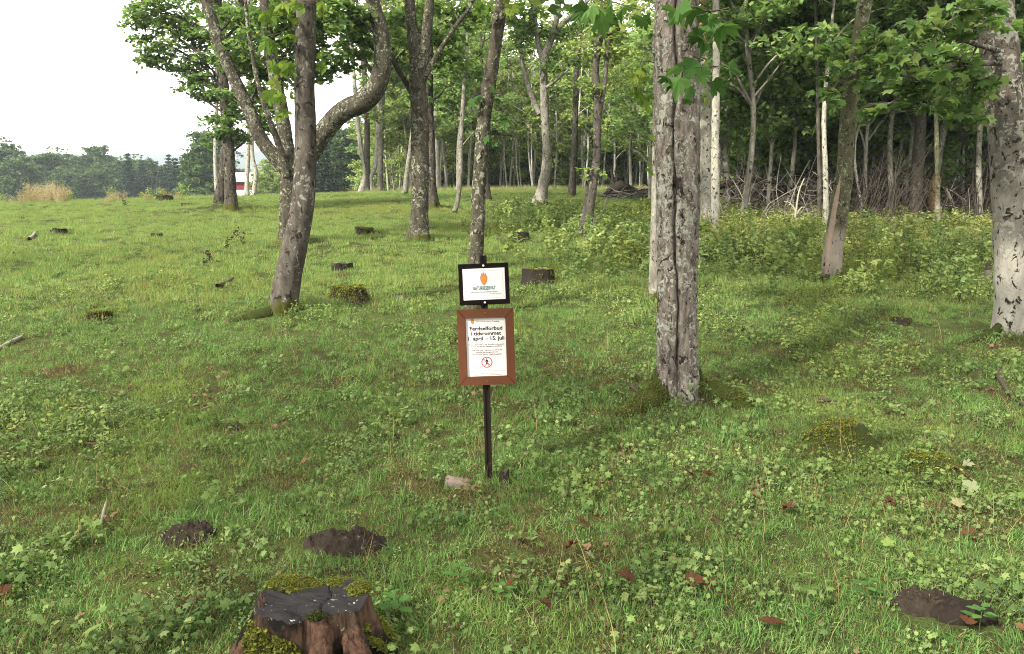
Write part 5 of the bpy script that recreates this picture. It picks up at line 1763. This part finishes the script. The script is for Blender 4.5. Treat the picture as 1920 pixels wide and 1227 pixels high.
LB = [curled(M['leaf_brown'], k) for k in range(5)]
LP = [curled(M['leaf_pale'], k + 20) for k in range(3)]
LG = [leaf_mesh("leaf", M['leaf_green'], .3, k + 40) for k in range(3)]
SPOTS = [(1172, 1105, 62, 'b', "brown curled maple leaf standing on edge, lower middle"), (1305, 1112, 58, 'b', "dark brown crumpled leaf right of the leaf standing on edge"), (1330, 1118, 46, 'b', "light brown leaf tip touching the dark crumpled leaf"),
         (1090, 1000, 60, 'b', "orange brown maple leaf in the pale grass right of the cow pats"), (1075, 1045, 52, 'b', "grey brown flat leaf below the orange brown one"), (1120, 990, 36, 'b', "small red brown leaf beside the orange brown one"),
         (1020, 1160, 50, 'b', "red brown curled leaf right of the foreground stump"), (955, 1118, 38, 'b', "pinkish brown leaf tip behind the foreground stump's right side"), (1445, 1195, 66, 'b', "large buff curled leaf at the bottom right of the middle"),
         (1480, 975, 52, 'b', "brown folded leaf lying over a dark gap in the turf"), (1415, 945, 30, 'b', "small tan leaf stuck upright in the grass"), (1290, 905, 36, 'b', "first red brown leaf of the pair below the split trunk"), (1325, 905, 34, 'b', "second red brown leaf of the pair below the split trunk"),
         (1815, 1018, 44, 'b', "dark brown shiny leaf at the right"), (1665, 962, 34, 'b', "tan oval leaf right of centre"), (1810, 1190, 44, 'b', "orange brown leaf below the mud clods"), (1915, 1205, 40, 'b', "brown leaf at the bottom right corner"),
         (170, 850, 40, 'b', "reddish brown leaf alone in the left grass"), (575, 880, 36, 'b', "dull brown leaf left of the sign's foot"), (895, 935, 34, 'b', "brown leaf lying below the sign's post"), (935, 950, 30, 'b', "small brown leaf right below the sign's post"),
         (355, 1155, 56, 'b', "pale brown leaf left of the foreground stump"), (10, 1130, 40, 'b', "brown leaf at the lower left edge"), (1325, 1065, 28, 'b', "little brown leaf above the crumpled pair"), (1130, 925, 26, 'b', "little tan leaf under the split trunk's shade"),
         (1350, 1135, 28, 'b', "small dull leaf below the crumpled pair"), (1540, 770, 26, 'b', "tan leaf near the rotting grassy stump"), (1790, 895, 22, 'b', "tiny orange leaf by the brown mossy hummock"), (215, 980, 26, 'b', "grey brown scrap of leaf near the crooked stick"),
         (150, 1030, 52, 'p', "cream dried leaf left of the round cow pat"), (1105, 1063, 34, 'p', "pale cream leaf below the grey brown flat leaf"), (1410, 885, 34, 'p', "whitish leaf in the grass below the split trunk"), (1815, 930, 44, 'p', "pale silvery maple leaf at the right"),
         (1795, 960, 34, 'p', "curled whitish leaf below the silvery one"), (1815, 890, 30, 'p', "pale green leaf by the brown mossy hummock"), (1660, 760, 34, 'p', "pale leaf beyond the rotting grassy stump"), (1825, 718, 40, 'p', "pale round leaf before the white footed trunk"),
         (1255, 1022, 66, 'g', "large light green leaf lying flat in the sunny grass"), (960, 925, 42, 'g', "bright yellow torn leaf right of the sign's foot"), (1665, 1050, 30, 'g', "pale green leaf at the right middle"), (170, 1213, 48, 'g', "bright yellow green leaf at the lower left"),
         (1440, 820, 24, 'g', "light green leaf right below the split trunk"), (1610, 640, 30, 'g', "yellow leaf patch in the far right grass"), (1170, 755, 24, 'g', "yellow green leaf left of the split trunk's root")]
for k, (px, py, s, c, lab) in enumerate(SPOTS):
    p = at(px, py)
    src = {'b': LB, 'p': LP, 'g': LG}[c]
    sc = s * np.linalg.norm(p - EYE) / F * .64
    o = put("fallen_leaf", src[k % len(src)], None, (p[0], p[1], float(G(p[0], p[1])) + (.05 if c != 'g' else .06) + sc * .15), (r.uniform(.15, .75), r.normal(0, .35), r.uniform(0, 6.3)), sc)
    tag(o, lab, "leaf", "fallen leaves lying in the grass")

# ------------------------------------------------------------------ dry herbs and weeds standing on their own
M['straw'] = leafmat("dry_straw", [(.25, .215, .11), (.31, .275, .15), (.21, .165, .09), (.34, .31, .18)], .3, (1.1, 1, .7), by='island', rough=.7)
M['dock'] = plain("dead_dock", (.035, .022, .016), .9, var=.4)


def herb_mesh(seed, h, nst, mat, leafs=26, ls=.06):
    rs_ = np.random.default_rng(seed)
    gq = Geo()
    for q in range(nst):
        e = np.array([rs_.normal(0, .13), rs_.normal(0, .13), h * rs_.uniform(.6, 1)])
        s = np.array([rs_.normal(0, .08), rs_.normal(0, .08), -.05])
        mid = (s + e) / 2 + rs_.normal(0, .03, 3)
        add_tube(gq, [(*s, .006), (*mid, .005), (*e, .002)], 0, sides=3, step=.3, cap=False)
        f = rs_.uniform(.25, 1, leafs)
        P = s + (e - s) * f[:, None] + rs_.normal(0, .035, (leafs, 3))
        leaf_cloud(gq, P, rs_.uniform(.6, 1.3, leafs) * ls, KITE, 1.2, r=rs_)
    return gq.mesh("stems", mat, False)


HY = [herb_mesh(k, .95, 11, M['straw'], 16, .045) for k in range(3)]
for k in range(64):
    px = r.choice([r.normal(75, 22), r.uniform(-60, 170), r.normal(120, 18), r.uniform(200, 345)])
    y = 35.5 + r.normal(0, 1.2) + max(0, (px - 180)) * .02
    x = pxx(px, y)
    h = r.uniform(.35, .85) * (1.25 if 40 < px < 140 else .7)
    ro = thing("dry_herb", (x, y, float(G(x, y))), "tall straw yellow dried herb on the left edge of the field", "plant", "dried yellow herbs along the field edge", (0, 0, r.uniform(0, 6)))
    put("stems", HY[k % 3], ro, scale=(1, 1, h))
HG = [herb_mesh(k + 9, .9, 5, M['leaf_light'], 22, .08) for k in range(2)]
for k, px in enumerate([15, 100, 145, 218, 270, 290, 310, 350]):
    y = 37.0
    x = pxx(px, y)
    ro = thing("tall_herb", (x, y, float(G(x, y))), "tall pale green herb on the crest of the left field", "plant", "tall green herbs on the field crest", (0, 0, k))
    put("stems", HG[k % 2], ro, scale=(1, 1, r.uniform(.5, .95)))
DD = [herb_mesh(k + 30, .55, 3, M['dock'], 10, .07) for k in range(2)]
for k, (px, py, lab) in enumerate([(436, 452, "dead brown dock stalk in the left field"), (464, 464, "short black dock stalk right of the brown one"), (398, 498, "cluster of dark dead stalks in the left field"), (380, 500, "thin dead stalk left of the dark cluster"), (237, 390, "upright brown dead plant near the left crest"), (422, 470, "small dark stalk below the brown dock")]):
    p = at(px, py)
    ro = thing("dead_plant", (p[0], p[1], float(G(p[0], p[1]))), lab, "plant", None, (0, 0, k))
    put("stems", DD[k % 2], ro, scale=(.8, .8, (.9, .7, .8, .6, 1.0, .6)[k]))
# young plants in the near turf
M['herb_leaf'] = leafmat("herb_leaf", [(.035, .085, .022), (.05, .115, .03), (.075, .15, .035)], .4)


def seedling(seed, n=8, ls=.05, h=.10):
    rs_ = np.random.default_rng(seed)
    gs, gl_ = Geo(), Geo()
    add_tube(gs, [(0, 0, -.02, .0025), (.01, 0, h * .6, .002), (.0, .01, h, .0015)], 0, sides=5, step=.03)
    for q in range(n):
        a = q * 2.4
        zz = h * (1 - .5 * q / n)
        L = ls * (.8 + .6 * q / n)
        d = np.array([math.cos(a), math.sin(a), .25 - .1 * q / n])
        V, T0 = OVAL
        X = np.cross(d, [0, 0, 1]); X /= np.linalg.norm(X); Nn = np.cross(X, d)
        P = np.array([0, 0, zz]) + d * .012 + L * (V[:, 0:1] * X * 1.25 + V[:, 1:2] * d + V[:, 2:3] * Nn)
        gl_.add(P, T0)
    return gs.mesh("stem", M['leaf_near']), gl_.mesh("leaves", M['herb_leaf'], False)


SD = [seedling(k, 7 + k, .055, .11 + .02 * k) for k in range(3)]
for k, (px, py, s, lab) in enumerate([(745, 1175, 1.1, "broad leaved seedling just right of the foreground stump"), (860, 1112, 1.0, "pale green seedling right of the mossy stump top"), (735, 1150, .7, "small grey green seedling behind the broad leaved one"), (945, 1135, .8, "blue green seedling near the red brown curled leaf"),
                                       (1835, 1190, .9, "light green seedling below the mud clods at right"), (1620, 1140, .9, "yellow green seedling left of the mud clods"), (360, 1190, .8, "leafy seedling left of the foreground stump"), (120, 690, .9, "low broad leaved weed in the left grass")]):
    p = at(px, py)
    ro = thing("seedling", (p[0], p[1], float(G(p[0], p[1]))), lab, "plant", None, (0, 0, k * 1.1))
    put("stem", SD[k % 3][0], ro, scale=s)
    put("leaves", SD[k % 3][1], ro, scale=s)


# ------------------------------------------------------------------ turf: blades and small leaves scattered over the ground
def scatter(name, P, idx, scl, masters, tiltsd=.12, zs=None):
    n = len(P)
    cl = bpy.data.collections.new(name + "_sources")
    for k, me in enumerate(masters):
        cl.objects.link(bpy.data.objects.new("%s_source_%s" % (name, "abcdefghijklmnop"[k]), me))
    me = bpy.data.meshes.new(name)
    me.vertices.add(n)
    me.vertices.foreach_set("co", np.asarray(P, np.float32).ravel())
    rot = np.stack([rng.normal(0, tiltsd, n), rng.normal(0, tiltsd, n), rng.uniform(0, 2 * PI, n)], -1)
    at_ = me.attributes.new("rot", 'FLOAT_VECTOR', 'POINT')
    at_.data.foreach_set("vector", rot.astype(np.float32).ravel())
    s3 = np.repeat(np.asarray(scl)[:, None], 3, 1)
    if zs is not None:
        s3[:, 2] *= zs
    at_ = me.attributes.new("scl", 'FLOAT_VECTOR', 'POINT')
    at_.data.foreach_set("vector", s3.astype(np.float32).ravel())
    at_ = me.attributes.new("pick", 'INT', 'POINT')
    at_.data.foreach_set("value", np.asarray(idx, np.int32))
    o = put(name, me)
    ng = bpy.data.node_groups.new(name, 'GeometryNodeTree')
    ng.interface.new_socket("Geometry", in_out='INPUT', socket_type='NodeSocketGeometry')
    ng.interface.new_socket("Geometry", in_out='OUTPUT', socket_type='NodeSocketGeometry')
    gi, go = ng.nodes.new("NodeGroupInput"), ng.nodes.new("NodeGroupOutput")
    ci = ng.nodes.new("GeometryNodeCollectionInfo")
    ci.inputs[0].default_value = cl
    ci.inputs[1].default_value = True
    ci.inputs[2].default_value = True
    ip = ng.nodes.new("GeometryNodeInstanceOnPoints")
    ip.inputs["Pick Instance"].default_value = True

    def na(nm, ty):
        q = ng.nodes.new("GeometryNodeInputNamedAttribute")
        q.data_type = ty
        q.inputs[0].default_value = nm
        return q.outputs[0]
    er = ng.nodes.new("FunctionNodeEulerToRotation")
    L = ng.links.new
    L(na("rot", 'FLOAT_VECTOR'), er.inputs[0])
    L(gi.outputs[0], ip.inputs["Points"])
    L(ci.outputs[0], ip.inputs["Instance"])
    L(na("pick", 'INT'), ip.inputs["Instance Index"])
    L(er.outputs[0], ip.inputs["Rotation"])
    L(na("scl", 'FLOAT_VECTOR'), ip.inputs["Scale"])
    L(ip.outputs[0], go.inputs[0])
    md = o.modifiers.new("scatter", 'NODES')
    md.node_group = ng
    return tag(o, kind="stuff")


def blades(seed, n, R, h0, h1, w, bend=.5, mat=None, name="blades", dry=None, dryf=.12, seg=3):
    rs_ = np.random.default_rng(seed)
    gq = Geo()
    a = rs_.uniform(0, 2 * PI, n)
    f = np.sqrt(rs_.uniform(0, 1, n)) * R
    B = np.stack([np.cos(a) * f, np.sin(a) * f, np.full(n, -.01)], -1)
    H = rs_.uniform(h0, h1, n)
    az = rs_.uniform(0, 2 * PI, n)
    bd = np.abs(rs_.normal(0, bend, n)) + .12
    W = w * rs_.uniform(.7, 1.4, n)
    Dh = np.stack([np.cos(az), np.sin(az), 0 * az], -1)
    tw = az + PI / 2 + rs_.normal(0, .5, n)
    X = np.stack([np.cos(tw), np.sin(tw), 0 * az], -1)
    t_ = np.linspace(0, 1, seg + 1)
    V = []
    for q in t_:
        ang = bd * q * 1.3
        c = B + (H * q)[:, None] * (np.sin(ang)[:, None] * Dh * .85 + np.stack([0 * az, 0 * az, np.cos(ang * .9)], -1))
        wq = W * (1 - q ** 1.6 * .92)
        V.append(c - X * wq[:, None] / 2)
        V.append(c + X * wq[:, None] / 2)
    V = np.stack(V, 1)
    k = 2 * (seg + 1)
    quads = np.array([[2 * q, 2 * q + 1, 2 * q + 3, 2 * q + 2] for q in range(seg)])
    dm = rs_.uniform(0, 1, n) < dryf
    for sel, m in ((~dm, 0), (dm, 1)):
        Vs = V[sel]
        if len(Vs):
            gq.add(Vs.reshape(-1, 3), ((np.arange(len(Vs)) * k)[:, None, None] + quads[None]).reshape(-1, 4), m)
    return gq.mesh(name, [mat, dry or mat], False)


def leaflets(seed, n, R, h0, h1, ls, shape, mat, stemm=None, tilt=.4, pairs=0):
    """patch of little leaves held on stalks"""
    rs_ = np.random.default_rng(seed)
    gq = Geo()
    a = rs_.uniform(0, 2 * PI, n)
    f = np.sqrt(rs_.uniform(0, 1, n)) * R
    P = np.stack([np.cos(a) * f, np.sin(a) * f, rs_.uniform(h0, h1, n)], -1)
    leaf_cloud(gq, P, ls * rs_.uniform(.6, 1.3, n), shape, tilt, r=rs_)
    if stemm is not None:
        for q in range(0, n, 2):
            e = P[q]
            s = np.array([e[0] * .7, e[1] * .7, -.01])
            w = .0016
            gq.add([s + [w, 0, 0], s - [w, 0, 0], e - [w * .6, 0, 0], e + [w * .6, 0, 0]], [[0, 1, 2, 3]], 1)
    return gq.mesh("leaflets", [mat, stemm or mat], False)


def tallherb(seed, ns, R, h, ls, mat, stemm, shape=OVAL, step=.05):
    """upright stems with leaves in pairs"""
    rs_ = np.random.default_rng(seed)
    gq = Geo()
    P, U = [], []
    for q in range(ns):
        a, f = rs_.uniform(0, 2 * PI), math.sqrt(rs_.uniform(0, 1)) * R
        s = np.array([math.cos(a) * f, math.sin(a) * f, -.02])
        hh = h * rs_.uniform(.55, 1.1)
        e = s + np.array([rs_.normal(0, .12) * hh, rs_.normal(0, .12) * hh, hh])
        w = .003
        for X in (np.array([w, 0, 0]), np.array([0, w, 0])):
            gq.add([s + X, s - X, e - X * .5, e + X * .5], [[0, 1, 2, 3]], 1)
        for z in np.arange(.3, 1.02, step / hh):
            for sd in range(2):
                P.append(s + (e - s) * z + rs_.normal(0, .008, 3))
    P = np.array(P)
    leaf_cloud(gq, P, ls * rs_.uniform(.5, 1.25, len(P)), shape, .55, r=rs_)
    return gq.mesh("herbs", [mat, stemm], False)


PG = (.35, (.13, .16, .028), .50, .66)
M['grass'] = leafmat("grass_blades", [(0.036, 0.086, 0.024), (0.073, 0.153, 0.040), (0.125, 0.219, 0.060), (0.202, 0.294, 0.109)], .38, by='both', rough=.5, patch=(.5, (.14, .19, .04), .52, .72))
M['grass_far'] = leafmat("grass_blades_field", [(0.083, 0.146, 0.040), (0.121, 0.198, 0.053), (0.165, 0.234, 0.065), (0.220, 0.260, 0.093)], .35, by='both', rough=.5, patch=(.22, (.15, .165, .04), .54, .74))
M['dry'] = leafmat("dry_blades", [(.15, .115, .045), (.24, .19, .08), (.10, .065, .03)], .3, (1.1, 1, .7), rough=.6)
M['clover'] = leafmat("ground_leaves", [(0.044, 0.080, 0.025), (0.075, 0.123, 0.038), (0.121, 0.176, 0.057), (0.188, 0.232, 0.088)], .35, by='both', rough=.4, patch=(.6, (.11, .16, .035), .52, .70))
M['nettle'] = leafmat("herb_leaves_green", [(0.068, 0.124, 0.043), (0.117, 0.182, 0.058), (0.187, 0.246, 0.081), (0.275, 0.309, 0.105)], .4, by='both', patch=(.35, (.15, .18, .04), .5, .68))
M['yellowherb'] = leafmat("herb_leaves_yellowing", [(0.116, 0.179, 0.049), (0.175, 0.225, 0.070), (0.267, 0.296, 0.105), (0.255, 0.225, 0.098)], .4, by='both')
M['stalk'] = plain("herb_stalk", (.07, .075, .03), .8)
M['stalk_dark'] = plain("dark_stalk", (.04, .028, .02), .8)
M['litter'] = leafmat("leaf_litter", [(.05, .03, .018), (.09, .055, .03), (.15, .10, .06), (.06, .035, .02)], .15, (1.1, .9, .6), rough=.8)

GR = [blades(1, 24, .06, .03, .09, .0042, .9, M['grass'], dry=M['dry'], dryf=.05), blades(2, 28, .07, .025, .07, .0038, 1.2, M['grass'], dry=M['dry'], dryf=.06),
      blades(3, 20, .05, .06, .15, .0046, .75, M['grass'], dry=M['dry'], dryf=.05), blades(4, 26, .07, .02, .06, .0036, 1.4, M['grass'], dry=M['dry'], dryf=.18)]
GF = [blades(11, 70, .20, .06, .13, .0075, .6, M['grass_far'], dry=M['dry'], dryf=.05, seg=2), blades(12, 80, .22, .05, .10, .0075, .8, M['grass_far'], dry=M['dry'], dryf=.12, seg=2), blades(13, 60, .18, .08, .18, .008, .6, M['grass_far'], dry=M['dry'], dryf=.05, seg=2)]
CL = [leaflets(21, 30, .09, .015, .06, .022, TRI3, M['clover'], M['stalk'], .6), leaflets(22, 20, .10, .03, .09, .032, TRI3, M['clover'], M['stalk'], .6), leaflets(23, 34, .10, .015, .06, .018, OVAL, M['clover'], M['stalk'], .5), leaflets(24, 16, .09, .03, .10, .038, TRI3, M['clover'], M['stalk'], .6)]
HB = [tallherb(31, 6, .14, .22, .055, M['nettle'], M['stalk']), tallherb(32, 5, .13, .30, .06, M['nettle'], M['stalk_dark']), tallherb(33, 7, .16, .18, .05, M['nettle'], M['stalk'], TRI3)]
HT = [tallherb(34, 8, .24, .60, .075, M['nettle'], M['stalk_dark']), tallherb(35, 8, .25, .48, .08, M['nettle'], M['stalk'], TRI3), tallherb(36, 7, .24, .55, .07, M['yellowherb'], M['stalk']), tallherb(37, 8, .25, .46, .08, M['yellowherb'], M['stalk'], TRI3)]
LT = [leaflets(41, 5, .10, .0, .03, .028, MAPLE, M['litter'], None, .8), leaflets(42, 14, .10, .0, .025, .020, OVAL, M['litter'], None, .9)]
ST = [blades(51, 5, .12, .18, .34, .0028, .35, M['dry'], dry=M['dry'], dryf=0, seg=3), blades(52, 4, .12, .12, .26, .003, .8, M['dry'], dry=M['dry'], dryf=0, seg=3)]


def field(y0, y1, dens, margin=1.6):
    """random places on the ground between two distances, a little wider than the view"""
    N = int(dens * ((.70 * (y0 + y1)) + 2 * margin) * (y1 - y0))
    y = rng.uniform(y0, y1, N * 2)
    w = .70 * y + margin
    keep = rng.uniform(0, 1, N * 2) < w / (.70 * y1 + margin)
    y, w = y[keep], w[keep]
    x = rng.uniform(-1, 1, len(y)) * w
    y, x = y[:N], x[:N]
    ok = np.ones(len(x), bool)
    for a, b_, rx, ry in PATS:
        ok &= ((x - a) / (rx * 1.04)) ** 2 + ((y - b_ + ry * .12) / (ry * 1.06)) ** 2 > 1
    ok &= ((x - fb[0]) / .24) ** 2 + ((y - fb[1]) / .19) ** 2 > 1
    ok &= np.hypot(x - sb[0], y - sb[1]) > .03
    return x[ok], y[ok]


def lay(name, zones, masters, scale=(.8, 1.25), mask=None, tiltsd=.12, probs=None, margin=1.6, zoff=0, tussock=0):
    X, Y = [], []
    for y0, y1, d in zones:
        x, y = field(y0, y1, d, margin)
        X.append(x)
        Y.append(y)
    x, y = np.concatenate(X), np.concatenate(Y)
    if mask is not None:
        k = rng.uniform(0, 1, len(x)) < mask(x, y)
        x, y = x[k], y[k]
    P = np.stack([x, y, G(x, y) + zoff], -1)
    idx = rng.choice(len(masters), len(x), p=probs)
    sc = rng.uniform(*scale, len(x))
    if tussock:
        sc = sc * (1 + tussock * np.clip(noise2(x / .30, y / .30, 81) + .6 * noise2(x / .12, y / .12, 82), -.9, 1.2))
    return scatter(name, P, idx, sc, masters, tiltsd)


def bare(x, y):                                   # thin places in the turf
    return fbm2(x / .55, y / .55, 61, 3)


def herbzone(x, y):                               # where leafy plants crowd the grass out
    return fbm2(x / 2.1 + 4, y / 2.6, 71, 3)


def pxof(x, y):
    return 960 + F * x / y


STP = at(1010, 530)


def right_zone(x, y):
    """tall herbs on the right at the foot of the brushwood"""
    p = pxof(x, y)
    return sstep(960, 1330, p + (y - 12) * 10) * sstep(10.5, 18, y + 2.2 * fbm2(x / 1.8, y / 1.8, 19, 2)) * (1 - sstep(25, 30, y)) * (1 - np.exp(-((x - STP[0]) ** 2 + (y - STP[1] + .6) ** 2) / .9))


lay("grass", [(1.6, 4, 520), (4, 7, 380), (7, 11, 210), (11, 17, 100)], GR, (.6, 1.05), lambda x, y: np.clip(.95 - 1.1 * sstep(.15, .75, bare(x, y)) - .35 * sstep(.3, .8, herbzone(x, y)), .06, 1), probs=[.36, .36, .05, .23], tiltsd=.25, tussock=.45)
lay("field_grass", [(10, 17, 26), (17, 28, 24), (28, 60, 16)], GF, (.6, 1.05), lambda x, y: np.clip(sstep(9, 14, y) * (1 - .45 * right_zone(x, y)), .05, 1), probs=[.45, .4, .15], margin=4, tussock=.45, tiltsd=.2)
lay("ground_leaves", [(1.6, 4, 200), (4, 7, 130), (7, 12, 65), (12, 18, 16)], CL, (.7, 1.3), lambda x, y: np.clip(.42 + .6 * herbzone(x, y) + .5 * noise2(x / .4, y / .4, 88), .10, 1), probs=[.36, .12, .47, .05], tiltsd=.3, tussock=.3)
lay("low_herbs", [(3.5, 6, 16), (6, 12, 34), (12, 18, 12)], HB, (.4, .8), lambda x, y: sstep(.0, .5, herbzone(x, y) + .25 * (pxof(x, y) < 900) * sstep(5.5, 7, y) * (1 - sstep(10, 12, y))), tiltsd=.2)
def yellow_zone(x, y):
    p = pxof(x, y)
    return sstep(1230, 1420, p + 90 * fbm2(x / 1.3, y / 1.3, 15)) * sstep(15.5, 19, y)


lay("tall_herbs", [(11, 18, 12), (18, 30, 11)], HT[:2], (.35, 1.35), lambda x, y: right_zone(x, y) * (1 - .8 * yellow_zone(x, y)) * np.clip(.75 + .8 * fbm2(x, y, 5), .15, 1), tiltsd=.15, margin=4)
lay("yellow_herbs", [(11, 18, 12), (18, 30, 12)], HT[2:], (.4, 1.3), lambda x, y: right_zone(x, y) * yellow_zone(x, y), tiltsd=.15, margin=4)
lay("leaf_litter", [(1.6, 6, 20), (6, 12, 9)], LT, (.6, 1.3), lambda x, y: np.clip(.12 + 1.0 * sstep(.05, .6, bare(x, y)), 0, 1), tiltsd=.2, zoff=.01)
lay("dry_stalks", [(1.6, 6, 9), (6, 14, 5), (14, 30, 1.5)], ST, (.6, 1.2), None, tiltsd=.25)
M['thatch'] = leafmat('matted_thatch', [(.05, .04, .018), (.09, .075, .03), (.14, .12, .05), (.06, .07, .02)], .25, rough=.7)
TH = [blades(55, 26, .08, .04, .10, .0036, 2.2, M['thatch'], dry=M['dry'], dryf=.2), blades(56, 26, .08, .03, .08, .0034, 2.6, M['thatch'], dry=M['litter'], dryf=.3)]
lay("thatch", [(1.6, 5, 200), (5, 9, 110)], TH, (.7, 1.2), lambda x, y: np.clip(.25 + .9 * sstep(-.1, .5, bare(x, y)), 0, 1), tiltsd=.3)
# straw coloured fringe along the crest
DRYF = [blades(61, 60, .22, .18, .45, .009, .4, M['straw'], dry=M['grass_far'], dryf=.35, seg=2)]
N = 2600
px = rng.uniform(640, 1320, N)
y = rng.normal(50.5, 1.6, N)
k = rng.uniform(0, 1, N) < (.25 + .75 * sstep(800, 980, px))
x = pxx(px, y)[k]
y = y[k]
scatter("dry_grass", np.stack([x, y, G(x, y)], -1), np.zeros(len(x), int), rng.uniform(.6, 1.2, len(x)), DRYF)

# ------------------------------------------------------------------ haze
hm = NT("haze")
pv = hm.n("VolumePrincipled")
pv.inputs["Color"].default_value = (.74, .86, 1, 1)
pv.inputs["Density"].default_value = 0.00028
hm.l(pv.outputs[0], hm.out.inputs["Volume"])
gg = Geo()
box(gg, -1480, 1480, -160, 1480, -8, 150)
hz = put("haze", gg.mesh("haze", hm.m, False))
tag(hz, kind="stuff")
